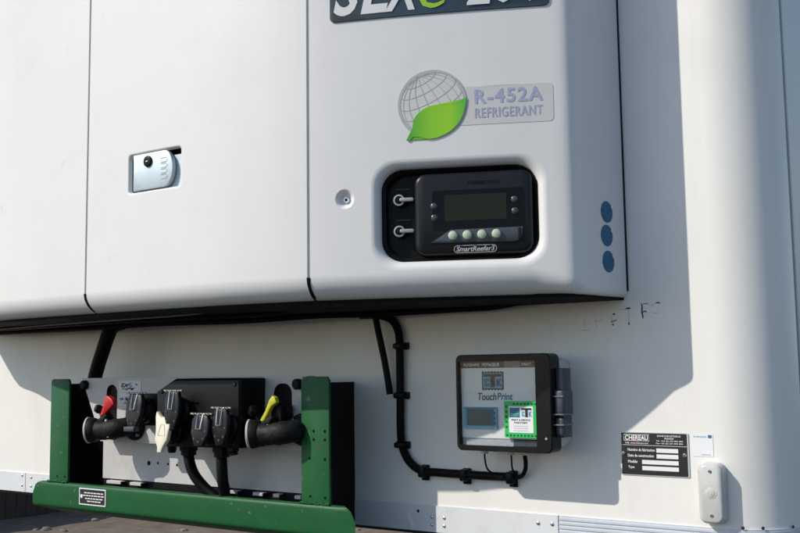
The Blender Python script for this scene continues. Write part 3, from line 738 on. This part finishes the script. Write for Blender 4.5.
obj('header_band', slab(rrect(-.9115, -.8765, .0012, .0138, .001, 2), FP, .066, .0852), 'ink', pb)
obj('footer_strip', slab(rrect(-1.0430, -.9310, -.1465, -.1338, .001, 2), FP, .066, .0835), 'grime', pb)
obj('footer_strip', slab(rrect(-.9300, -.8770, -.1460, -.1350, .001, 2), FP, .066, .0842), 'slate', pb)
bm = bmesh.new()
text('PROGRAMME', -1.0370, -1.0010, .0045, .0098, FP, .0858, bm, bold=.01); text('VOYAGEUR', -.9960, -.9560, .0040, .0105, FP, .0858, bm, bold=.02); text('DIRECT', -.9080, -.8880, .0045, .0095, FP, .0858, bm, bold=.01)
obj('header_text', bm, 'paper', fp)
# scalloped stamp-like logo
sc = []
x0, x1, z0, z1 = -.9960, -.9480, -.0410, -.0060
bm = bmesh.new(); n = 7
def scallop(x0, x1, z0, z1, n, m_, a):
    p = []
    for k in range(n * 4): p.append((x0 + (x1 - x0) * k / (n * 4), z1 + a * math.sin(k * math.pi / 2)))
    p += [(x1, z1 + (z0 - z1) * k / 8) for k in range(8)]
    for k in range(n * 4): p.append((x1 - (x1 - x0) * k / (n * 4), z0 + a * math.sin(k * math.pi / 2)))
    p += [(x0, z0 + (z1 - z0) * k / 8) for k in range(8)]
    return p[::-1]
ol = scallop(x0, x1, z0, z1, 7, 5, .0012)
flat(ol, FP, .0853, bm, 0); flat([(x0 + .003, z0 + .003), (x1 - .003, z0 + .003), (x1 - .003, z1 - .003), (x0 + .003, z1 - .003)], FP, .0856, bm, 1)
def tk_logo(bm, x0, x1, z0, z1, y, mt, mk, FP=FP):
    w_ = x1 - x0; h_ = z1 - z0
    for a, b, c, d, mi in ((0, 1, .78, 1, mt), (.37, .63, 0, .80, mt), (.02, .17, .05, .66, mk), (.19, .32, .05, .30, mk), (.19, .32, .44, .66, mk), (.70, .82, .05, .66, mk)):
        flat([(x0 + a * w_, z0 + c * h_), (x0 + b * w_, z0 + c * h_), (x0 + b * w_, z0 + d * h_), (x0 + a * w_, z0 + d * h_)], FP, y, bm, mi)
    for s in (1, -1): ribbon([(x0 + .80 * w_, z0 + .36 * h_), (x0 + .98 * w_, z0 + (.36 + s * .29) * h_)], w_ * .12, FP, y, bm, mk)
tk_logo(bm, x0 + .0045, x1 - .0045, z0 + .005, z1 - .0045, .0859, 0, 2)
obj('logo', bm, ['ink', 'cyan', 'tkblue'], fp)
bm = bmesh.new(); text('Touch', -1.0060, -.9650, -.0610, -.0465, FP, .0856, bm, bold=.016, shear=.18); text('Print', -.9630, -.9290, -.0600, -.0465, FP, .0856, bm, bold=.016, shear=.18, mi=1)
obj('name_text', bm, ['navy', 'tkblue'], fp)
PR = rrect(-1.0380, -.9630, -.1150, -.0735, .002, 4)
pw = obj('printer_window', rings([(PR, .085), (PR, .0885), (lerp_outline(PR, -1.0005, -.0943, .95, .93), .0885), ([(x * .80 + (-1.0060) * .20, z * .74 + (-.0925) * .26) for x, z in PR], .0855)], FP), 'cyan', fp)
obj('window_glass', slab([(x * .80 + (-1.0060) * .20, z * .74 + (-.0925) * .26) for x, z in PR], FP, .0850, .0858), 'screen', pw)
for z in (-.085, -.0945, -.104): obj('key', slab(rrect(-.9735, -.9670, z - .003, z + .003, .002, 3), FP, .0885, .0895), 'tkblue', pw)
# green-edged sticker on the outside of the pane
obj('lid_pane', slab(rrect(-1.0435, -.8765, -.1462, .0138, .003, 5), FM, .0955, .0975), 'pane', pb)
sk = obj('sticker', slab(rrect(-.9440, -.8745, -.1300, -.0620, .001, 2), FM, .0977, .0981), 'stickgreen', pb)
bm = flat(rrect(-.9345, -.8830, -.1205, -.0715, .001, 2), FM, .0984); obj('white_field', bm, 'paper', sk)
bm = bmesh.new(); flat([(-.9325, -.0920), (-.9110, -.0920), (-.9110, -.0740), (-.9325, -.0740)], FM, .0987, bm, 0); ribbon([(-.9310, -.0850), (-.9230, -.0865), (-.9125, -.0845)], .0022, FM, .0989, bm, 1); ribbon([(-.9310, -.0880), (-.9230, -.0893), (-.9125, -.0876)], .0016, FM, .0989, bm, 2)
tk_logo(bm, -.9075, -.8860, -.0915, -.0745, .0987, 3, 1, FM)
text('PRINT & SERVICE', -.9290, -.8890, -.0985, -.0950, FM, .0987, bm, bold=.015, mi=3); text('PARTNER', -.9230, -.8950, -.1035, -.1002, FM, .0987, bm, bold=.015, mi=3)
for z in (-.108, -.1120, -.1165): ribbon([(-.9250, z), (-.8940, z)], .0009, FM, .0987, bm, 4)
obj('sticker_print', bm, ['tkblue', 'cyan', 'stickgreen', 'ink', 'grime'], sk)
bm = bmesh.new()
for k in range(9):
    x = -.9405 + k * .0075; flat([(x, -.1275), (x + .0035, -.1275), (x + .0035, -.1240), (x, -.1240)], FM, .0984, bm); 
    if k > 1: flat([(x, -.0685), (x + .0050, -.0685), (x + .0050, -.0655), (x, -.0655)], FM, .0984, bm)
for k in range(5): z = -.1120 + k * .0095; flat([(-.9415, z), (-.9380, z), (-.9380, z + .004), (-.9415, z + .004)], FM, .0984, bm)
obj('edge_print', bm, 'green', sk)
# side catch and hinge knuckles
la = obj('catch', B(-.8440, -.8285, -.080, -.046, -.1290, -.0010, bev=.003), 'slate', pb)
box_b = B(-.8450, -.8235, -.090, -.048, -.0870, -.0400, bev=.006, seg=3); obj('catch_grip', box_b, 'slate', la)
obj('catch_grip', B(-.8445, -.8265, -.087, -.050, -.1260, -.0910, bev=.005, seg=3), 'slate', la)
for z in (-.0530, -.0860, -.1050): obj('catch_ridge', B(-.8460, -.8240, -.0925, -.0500, z - .0012, z + .0012, bev=.0005, seg=1), 'ridge', la)
for z in (.005, -.030, -.065, -.100, -.135): obj('hinge_knuckle', cyl(.0035, (-1.0525, -.075, z - .011), (0, 0, 1), .022, 12, .001), 'abs', pb)
for x, z in ((-.8580, -.1320), (-.8575, -.1260)): pass
obj('seal_stud', cyl(.0028, (-.8560, -.0995, -.1300), (0, -1, 0), .002, 12, .0006), 'silver', pb)
for x in (-1.029, -.969, -.942): obj('cable_gland', cyl(.0075, (x, -.032, -.168), (0, 0, 1), .018, 14, .001), 'abs', pb)

# ------------------------------------------------------------------ maker's plate, paper sticker, marker lamp
dp = thing('data_plate', (-.69, 0, -.198), 'black rectangular maker plate with white fields riveted to the sunlit wall', 'plate')
obj('plate_back', slab(rrect(-.7530, -.6250, -.1985, -.1200, .002, 3), FM, .0004, .0016), 'plateedge', dp)
pf = obj('plate_face', slab(rrect(-.7520, -.6280, -.1970, -.1215, .0015, 3), FM, .0010, .0020), 'plateblack', dp)
bm = bmesh.new()
ribbon([(-.7520, -.1435), (-.6280, -.1440)], .0007, FM, .0023, bm)
for a, b, c, d in ((-.6850, -.6445, -.1560, -.1485), (-.6850, -.6445, -.1665, -.1590), (-.7130, -.6445, -.1775, -.1700), (-.7130, -.6445, -.1885, -.1810)): flat([(a, c), (b, c), (b, d), (a, d)], FM, .0023, bm)
obj('blank_field', bm, 'paper', pf)
bm = bmesh.new(); lo_ = [(-.7465, -.1355), (-.6980, -.1355), (-.6980, -.1245), (-.7465, -.1245)]
ribbon(lo_ + [lo_[0]], .0009, FM, .0023, bm); text('CHEREAU', -.7445, -.7000, -.1345, -.1257, FM, .0023, bm, bold=.03)
for s, a, b, z in (('Num\u00e9ro de fabrication', -.7400, -.6880, -.1545), ('Date de construction', -.7400, -.6900, -.1650), ('Mod\u00e8le', -.7400, -.7220, -.1760), ('Type', -.7400, -.7280, -.1865)):
    text(s, a, b, z, z + .0052, FM, .0023, bm, bold=.018)
for s, a, b, z in (('ZONE INDUSTRIELLE', -.6830, -.6390, -.1275), ('FRANCE', -.6690, -.6520, -.1320), ('T\u00e9l. +33 (0) 233 895 895', -.6850, -.6350, -.1368), ('Fax +33 (0) 233 895 896', -.6850, -.6350, -.1412), ('FAB. www.chereau.com', -.7440, -.7000, -.1412)):
    text(s, a, b, z, z + .0030, FM, .0023, bm, bold=.014)
obj('plate_lettering', bm, 'paper', pf)
bm = bmesh.new(); ribbon([(-.7330, -.1373), (-.7180, -.1373)], .0010, FM, .0023, bm); obj('red_mark', bm, 'red', pf)
for x in (-.7480, -.6325): obj('rivet', lathe([(0, .0034), (.0020, .0032), (.0034, .0020), (.0040, 0)], (x, -.0018, -.1590), (0, -1, 0), 16), 'silver', dp)
for x in (-.7480, -.6325): obj('rivet_core', cyl(.0012, (x, -.0050, -.1590), (0, -1, 0), .0006, 8), 'hole', dp)

ps = thing('paper_sticker', (-.60, 0, -.16), 'small white paper sticker with blue header beside the black maker plate', 'sticker')
bs = obj('backing', slab(rrect(-.6185, -.5815, -.1600, -.1205, .001, 2), FM, .0003, .0007), 'paper', ps)
bm = bmesh.new(); flat([(-.5900, -.1275), (-.5835, -.1275), (-.5835, -.1222), (-.5900, -.1222)], FM, .0010, bm, 0); text('transics', -.6165, -.5925, -.1268, -.1235, FM, .0010, bm, bold=.01, mi=1)
ribbon([(-.6030, -.1565), (-.5860, -.1568)], .0014, FM, .0010, bm, 2)
obj('sticker_print', bm, ['tkblue', 'cyan', 'grime'], bs)

ml = thing('marker_lamp', (-.58, 0, -.272), 'oblong clear marker lamp with two screws at the lower right of the wall', 'lamp')
lb = rrect(-.6055, -.5600, -.2735, -.1690, .014, 8)
obj('lamp_base', slab(lb, FM, .0004, .012, bev=.002), 'offwhite', ml)
ln = obj('lens', slab(lerp_outline(lb, -.5828, -.2212, .97, .985), FM, .012, .025, bev=.006), 'lamp', ml, sharp=60)
for rr_, h in ((.0105, .0008), (.0070, .0016), (.0035, .0022)):
    obj('bullseye', lathe([(0, h), (rr_ * .8, h), (rr_, 0)], (-.5810, -.0250, -.2200), (0, -1, 0), 24), 'lampring', ln)
for z in (-.1830, -.2580):
    s_ = obj('screw', cyl(.0030, (-.5815, -.0250, z), (0, -1, 0), .0014, 12, .0004), 'silver', ml); obj('screw_slot', B(-.5838, -.5792, -.0270, -.0264, z - .0006, z + .0006), 'hole', s_)

# ------------------------------------------------------------------ green coupling bracket
cb = thing('coupling_bracket', (-1.771, -.09, -.36), 'green steel bracket with bumper bar and grey socket plate on the trailer front', 'bracket')
def arm(xf0, xf1, webx):
    b = slab([(xf0, -.275), (xf1, -.275), (xf1, -.0200)] + ([(xf1 - .008, -.0120), (xf0, -.0120)] if webx > xf0 + .03 else [(xf1 - .006, -.0120), (xf0 + .006, -.0120), (xf0, -.0180)]), FM, .168, .174, bev=.0012)
    return b
a1 = obj('mount_arm', arm(-2.2330, -2.1585, -2.2330), 'green', cb)
a2 = obj('mount_arm', arm(-1.3850, -1.3100, -1.3850), 'green', cb)
for a_, x in ((a1, -2.2330), (a2, -1.3850)): obj('arm_web', B(x, x + .006, -.1682, -.0005, -.3300, -.0250, bev=.001, seg=1), 'black', a_)  # webs of the green arms coloured black to stand for deep shade
F2 = wallmap(-.174)
for x, z in ((-1.3510, -.1235), (-1.3215, -.1235), (-1.3510, -.1405), (-1.3215, -.1405), (-1.3625, -.1790), (-1.3215, -.1800), (-1.3610, -.2560), (-1.3215, -.2570)):
    obj('hole', slab(disc(x, z, .0032, 12), F2, 0, .0004), 'hole', a2)
for x in (-2.2000, -2.1700): obj('hole', slab(disc(x, -.2565, .0030, 12), F2, 0, .0004), 'hole', a1)
# bumper bar: pressed sheet with a flat face that curls under, ends rounded
def bumper():
    b = bmesh.new(); prof = [(-.166, -.2712, 0, 0), (-.168, -.2705, 0, 0), (-.175, -.2708, 0, .0), (-.179, -.2735, 0, .0), (-.180, -.280, .0, .01)]
    prof += [(-.180, -.300, 0, .4), (-.180, -.318, 0, .8), (-.180, -.326, 0, 1)]
    for t in (15, 35, 55, 72): prof.append((-.170 - .010 * math.cos(R(t)), -.326 - .010 * math.sin(R(t)), .006 * t / 72, 1))
    prof += [(-.145, -.3440, .018, 1), (-.120, -.3520, .036, 1), (-.090, -.3600, .050, 1), (-.03, -.3640, .055, 1)]
    cols = []; x0, x1 = -2.2920, -1.2400; rad = .034
    N = 42
    for i in range(N + 1):
        t = i / N; col = []
        for (y, z, ins, k) in prof:
            # rounded upper corners in the face plane
            dz = max(0, -.2705 - z); cut = 0
            if dz < rad: cut = rad - math.sqrt(max(0, rad * rad - (rad - dz) ** 2))
            a = x0 + cut + ins; c = x1 - cut - ins
            col.append(b.verts.new((a + (c - a) * t, y, z)))
        cols.append(col)
    for a, c in zip(cols, cols[1:]):
        for k in range(len(a) - 1): b.faces.new((a[k], a[k + 1], c[k + 1], c[k]))
    return merge(bmesh.new(), b)
bb = obj('bumper_bar', bumper(), 'green', cb, sharp=50)
for xa, xb in ((-2.2330, -2.1585), (-1.3850, -1.3100)):
    pts = [(xa - .002 + (xb - xa + .004) * k / 14, -.1755 - random.uniform(0, .002), -.2695 + random.uniform(-.0012, .0012)) for k in range(15)]
    obj('weld', tube(pts, .0034, n=8, smooth=3, ribs=.8), 'green', cb)
lbp = obj('bumper_label', slab(rrect(-2.1020, -2.0010, -.3190, -.2785, .001, 2), wallmap(-.180), .0004, .0010), 'paper', bb)
bm = flat(rrect(-2.0990, -2.0040, -.3162, -.2813, .0008, 2), wallmap(-.180), .0013); obj('label_field', bm, 'plateblack', lbp)
bm = bmesh.new(); LM = wallmap(-.180)
for z, a, b_ in ((-.2895, -2.0820, -2.0080), (-.2960, -2.0860, -2.0070), (-.3030, -2.0780, -2.0120), (-.3095, -2.0700, -2.0180)):
    x = a
    while x < b_:
        l = random.uniform(.005, .013); ribbon([(x, z), (min(x + l, b_), z)], .0026, LM, .0016, bm); x += l + .002
flat(disc(-2.0920, -.2985, .0048, 14), LM, .0016, bm)
obj('label_print', bm, 'paper', lbp)
# socket plate: upper face with two slots, joggled back to a lower face
YU, YL = -.155, -.120
SLOT_L = rrect(-2.0360, -1.9960, -.1300, -.0270, .0195, 6); SLOT_R = rrect(-1.4790, -1.4270, -.1480, -.0260, .022, 6)
upper = densify([(-2.1330, -.0110), (-2.0540, -.1620), (-1.3855, -.1620), (-1.3855, -.0110)], .04)
bm = sheet(upper, [SLOT_L, SLOT_R], wallmap(YU), 0, .08, back=0)
box(bm, -2.131, -1.3860, YU + .0005, -.128, -.0125, -.0105)
up_ = obj('socket_plate', bm, 'plate', cb)
def slot_rim(poly): return rings([(poly, 0), (poly, -.006)], wallmap(YU))
for s_ in (SLOT_L, SLOT_R):
    obj('slot_rim', slot_rim(s_), 'rubber', up_); 
    obj('slot_boot', slab(lerp_outline(s_, sum(p[0] for p in s_) / len(s_), sum(p[1] for p in s_) / len(s_), 1.12, 1.06), wallmap(YU), -.012, -.007), 'rubber', up_)
obj('plate_step', B(-2.0560, -1.3855, YU - .001, YL, -.1655, -.1625), 'plate', cb)
LOWZ = -.2600
lw = obj('lower_plate', sheet(densify([(-2.0900, -.1660), (-2.0900, LOWZ), (-1.3860, LOWZ), (-1.3860, -.1660)], .05), [], wallmap(YL), 0, .1), 'plate', cb)
for xa, xb in ((-2.0560, -2.0020), (-1.9690, -1.9280), (-1.6300, -1.6080), (-1.5600, -1.5300), (-1.5000, -1.4820), (-1.4380, -1.4200)):
    obj('tab', B(xa, xb, YL - .016, YL - .0135, LOWZ - .0105, LOWZ - .003, bev=.001, seg=1), 'plate', lw); obj('tab_root', B(xa, xb, YL - .0135, YL - .0006, LOWZ - .0045, LOWZ - .003), 'plate', lw)
obj('gap_strip', B(-2.0880, -1.3870, YL + .001, YL + .006, LOWZ - .075, LOWZ + .01), 'rubber', lw)  # plain black strip filling the gap seen below the lower plate
for x, z, r in ((-1.9175, -.2164, .0055), (-1.8854, -.2151, .0030), (-1.8502, -.2159, .0030), (-1.8190, -.2169, .0030)): obj('hole', slab(disc(x, z, r, 12), wallmap(YL), 0, .0005), 'hole', lw)
for x in (-2.1171, -1.4071):
    bt = obj('plate_bolt', lathe([(0, .013), (.009, .013), (.0115, .010), (.0115, 0)], (x, YU, -.0275), (0, -1, 0), 18), 'rubber', cb)
pk = obj('paper_tag', slab(rrect(-1.9900, -1.9080, -.0860, -.0180, .001, 2), wallmap(YU), .0004, .0008), 'label', up_)
bm = bmesh.new()
for k in range(60):
    x = random.uniform(-1.987, -1.922); z = random.choice((-.026, -.031, -.037, -.060, -.065, -.071)) + random.uniform(-.002, .002)
    ribbon([(x, z), (x + random.uniform(.003, .009), z + random.uniform(-.004, .004))], random.uniform(.002, .004), wallmap(YU), .0012, bm, random.choice((0, 0, 1, 2)))
obj('tag_print', bm, ['tkblue', 'ink', 'cyan'], pk)

# ------------------------------------------------------------------ socket box with spring lids and cables
sb = thing('socket_box', (-1.63, -.155, -.165), 'black electrical socket box with spring lids fixed in the middle of the grey plate', 'socket box')
fp_ = [(-1.7660, -.0420), (-1.7600, -.1640), (-1.5060, -.1600), (-1.5030, -.0150), (-1.5100, -.0130), (-1.7060, -.0130)]
body = obj('box_body', slab(fp_[::1], FM, .1555, .232, bev=.006), 'black', sb, sharp=50)
for x, z in ((-1.7480, -.0420), (-1.5200, -.0260), (-1.5200, -.1500)): obj('cover_screw', cyl(.0045, (x, -.2315, z), (0, -1, 0), .003, 14, .001), 'module', sb)
def socket(cx, cz, m, wd, ht, tilt, shield=False, depth=.232, parent=sb, scale=1.0):
    """round socket with a hinged spring lid; tilt = how far the lid stands off at its foot"""
    hs = obj('socket_housing', lathe([(0, .0), (.030 * scale, 0), (.030 * scale, .012), (.025 * scale, .016), (.025 * scale, .024), (0, .024)], (cx, -depth + .002, cz), (0, -1, 0), 26), 'black', parent)
    top = cz + ht * .5
    def lm(x, z, o=0.0):
        t = (top - z) / ht; return Vector((cx + x, -depth - .022 - o - tilt * t, z))
    if shield:
        poly = [(-.5, .50), (-.52, .36), (-.40, .05), (-.36, -.22), (-.16, -.40), (-.13, -.52), (.13, -.52), (.16, -.40), (.36, -.22), (.40, .05), (.52, .36), (.5, .50), (.33, .42), (.22, .36), (-.22, .36), (-.33, .42)]
    else:
        poly = [(-.36, .5), (-.50, .32), (-.50, -.10), (-.34, -.34), (-.22, -.50), (.22, -.50), (.34, -.34), (.50, -.10), (.50, .32), (.36, .5)]
    poly = [(x * wd, cz + z * ht) for x, z in poly]
    ld = obj('socket_lid', slab(poly, lm, 0, .009, bev=.003), m, parent, sharp=50)
    if shield:
        tri = [(-.2 * wd, cz - .10 * ht), (.2 * wd, cz - .10 * ht), (.10 * wd, cz + .18 * ht), (-.10 * wd, cz + .18 * ht)]
        bm_ = ribbon(tri + [tri[0]], .0014, lm, .0096); obj('lid_mark', bm_, 'globe', ld)
        obj('hinge_block', B(cx - wd * .22, cx + wd * .22, -depth - .030, -depth - .012, top - .010, top + .006, bev=.003), 'black', ld)
    else:
        hz = top + .002
        obj('hinge_pin', tube([(cx - wd * .62, -depth - .028, hz), (cx + wd * .62, -depth - .028, hz)], .0021, n=8, smooth=0), 'silver', ld)
        b = bmesh.new()
        for sx in (-.16, .16): tube([(cx + sx * wd, -depth - .031, hz), (cx + sx * wd * .8, -depth - .035 - tilt * .3, cz + ht * .18), (cx + sx * wd * .8, -depth - .035 - tilt * .45, cz + ht * .05)], .0010, n=6, smooth=3, bm=b)
        tube([(cx - .13 * wd, -depth - .035 - tilt * .45, cz + ht * .05), (cx + .13 * wd, -depth - .035 - tilt * .45, cz + ht * .05)], .0013, n=6, smooth=0, bm=b)
        for k in range(6):
            x = cx - wd * .42 + k * wd * .168; tube([(x, -depth - .0315, hz + .0022), (x + wd * .05, -depth - .0315, hz - .0022)], .0011, n=6, smooth=0, bm=b)
        obj('lid_spring', b, 'silver', ld)
        for sx, sz in ((-.34, -.02), (.34, -.02), (-.26, -.26), (.26, -.26), (0, -.36)): obj('lid_rivet', lathe([(0, .0012), (.0022, .0008), (.0028, 0)], lm(sx * wd, cz + sz * ht, .009), (0, -1, 0), 10), 'slate', ld)
    return ld
socket(-1.6790, -.0830, 'module', .046, .084, .006)
socket(-1.7020, -.1270, 'cream', .054, .086, .016, shield=True)
socket(-1.5900, -.1230, 'module', .052, .066, .008)
socket(-1.5380, -.1150, 'module', .046, .076, .004, depth=.226)
for x, y in ((-1.7020, -.192), (-1.5980, -.192)):
    gl_ = obj('cable_gland', lathe([(.0, -.004), (.020, -.004), (.020, .012), (.017, .013), (.017, .022), (0, .022)], (x, y, -.162), (0, 0, -1), 8), 'black', sb)
obj('cable_gland', lathe([(.0, -.004), (.012, -.004), (.012, .010), (.009, .012), (.009, .018), (0, .018)], (-1.5520, -.205, -.160), (.2, 0, -1), 8), 'black', sb)
obj('cable_gland', lathe([(.0, -.004), (.010, -.004), (.010, .010), (.008, .016), (0, .016)], (-1.7420, -.205, -.163), (0, 0, -1), 8), 'black', sb)
obj('cable', tube([(-1.7020, -.192, -.160), (-1.7020, -.190, -.195), (-1.6960, -.180, -.228), (-1.6760, -.166, -.258), (-1.6500, -.154, -.280), (-1.625, -.146, -.300), (-1.60, -.143, -.335)], .0125, n=16, smooth=22, ribs=.93), 'rubber', sb)
obj('cable', tube([(-1.5980, -.192, -.160), (-1.6000, -.190, -.200), (-1.6090, -.178, -.236), (-1.6210, -.160, -.264), (-1.636, -.148, -.290), (-1.65, -.146, -.335)], .0125, n=16, smooth=22, ribs=.93), 'rubber', sb)

# separate small socket to its left
ss = thing('small_socket', (-1.865, YU, -.135), 'small black socket with hanging lid between red coupling and socket box', 'socket')
obj('socket_flange', B(-1.9050, -1.8380, YU - .010, YU - .0006, -.1230, -.0480, bev=.003), 'black', ss)
socket(-1.8720, -.0880, 'module', .054, .080, .012, depth=.172, parent=ss)
obj('lid_tab', B(-1.8900, -1.8540, -.222, -.204, -.1340, -.1230, bev=.002), 'slate', ss)

# ------------------------------------------------------------------ air couplings
def coupling(name, xc, zc, flag, label, sgn=1):
    t = thing(name, (xc, YU, zc - .05), label, 'air coupling', 'air couplings on the socket plate')
    bd_ = obj('coupling_body', tube([(xc + .034, YU + .004, zc + .004), (xc + .033, YU - .022, zc + .003), (xc + .020, YU - .042, zc), (xc - .008, YU - .050, zc - .003), (xc - .050, YU - .056, zc - .004)], [.020, .023, .024, .022, .019], n=18, smooth=5), 'cast', t)
    ax = Vector((-.86, -.50, -.05)); c = Vector((xc - .050, YU - .056, zc - .004))
    obj('hex_nut', lathe([(0, -.007), (.0285, -.007), (.0285, .007), (0, .007)], c - ax.normalized() * .028, ax, 6), 'cast', t)
    obj('collar', lathe([(0, -.004), (.0265, -.004), (.0275, 0), (.0265, .004), (0, .004)], c - ax.normalized() * .049, ax, 24), 'rubber', t)
    hd = obj('coupling_head', lathe([(0, -.014), (.021, -.014), (.0275, -.006), (.0300, .002), (.0300, .012), (.0285, .015), (.018, .013), (.008, .016), (0, .016)], c, ax, 28), 'cast', t)
    obj('seal_ring', lathe([(.0298, .0105), (.0312, .0115), (.0312, .0148), (.0292, .0162), (.0272, .0150)], c, ax, 30), 'offwhite', hd)
    fl = obj('mount_flange', lathe([(0, 0), (.034, 0), (.034, .006), (.029, .011), (.024, .012), (.024, .018), (0, .018)], (xc + .034, YU - .0005, zc + .004), (0, -1, 0), 24), 'cast', t)
    for k in range(4):
        a = R(45 + 90 * k); obj('flange_bolt', cyl(.0042, (xc + .034 + .0285 * math.cos(a), YU - .008, zc + .004 + .0285 * math.sin(a)), (0, -1, 0), .007, 6, .001), 'dull', fl)
    ear = obj('locking_ear', slab([(xc - .030, zc + .012), (xc - .012, zc + .016), (xc + .002, zc + .030), (xc - .004, zc + .036), (xc - .020, zc + .028), (xc - .032, zc + .022)], wallmap(YU - .052), -.010, .010, bev=.003), 'cast', t)
    return t
t = coupling('air_coupling', -1.9600, -.1300, 'red', 'black air coupling with red flag at the left end of the socket plate')
bm = bmesh.new()
fpoly = [(-1.9840, -.1020), (-1.9660, -.0960), (-1.9330, -.0720), (-1.9400, -.0600), (-1.9560, -.0520), (-1.9660, -.0540), (-1.9720, -.0760)]
obj('red_flag', slab(fpoly[::1], wallmap(-.205), 0, .012, bev=.003), 'red', t)
obj('flag_stem', tube([(-1.9740, -.210, -.100), (-1.962, -.212, -.115), (-1.953, -.215, -.132), (-1.950, -.216, -.150)], .0036, n=8), 'offwhite', t)
obj('knob', lathe([(0, .016), (.008, .014), (.011, .006), (.009, -.004), (0, -.006)], (-1.9940, -.205, -.0860), (-.3, -.8, .3), 16), 'cast', t)
obj('knob_stem', tube([(-1.9940, -.205, -.088), (-1.986, -.205, -.108), (-1.975, -.208, -.124)], .005, n=8), 'cast', t)
t = coupling('air_coupling', -1.4280, -.1260, 'yellow', 'black air coupling with yellow lever at the right end of the socket plate')
obj('yellow_lever', slab([(-1.4640, -.1010), (-1.4550, -.1060), (-1.4480, -.0960), (-1.4330, -.0730), (-1.4180, -.0640), (-1.4220, -.0540), (-1.4300, -.0500), (-1.4380, -.0580), (-1.4500, -.0820)], wallmap(-.205), 0, .010, bev=.003), 'yellow', t)
obj('lever_block', B(-1.4480, -1.4180, -.200, -.160, -.1180, -.0700, bev=.005), 'black', t)
obj('knob', lathe([(0, .016), (.010, .014), (.013, .006), (.010, -.004), (0, -.006)], (-1.4860, -.205, -.0840), (-.3, -.8, .2), 16), 'black', t)
obj('knob_stem', tube([(-1.4860, -.203, -.086), (-1.478, -.203, -.100), (-1.462, -.205, -.118)], .006, n=8), 'black', t)
obj('lever_pin', tube([(-1.4420, -.214, -.110), (-1.436, -.216, -.124), (-1.434, -.216, -.138)], .0028, n=8), 'offwhite', t)
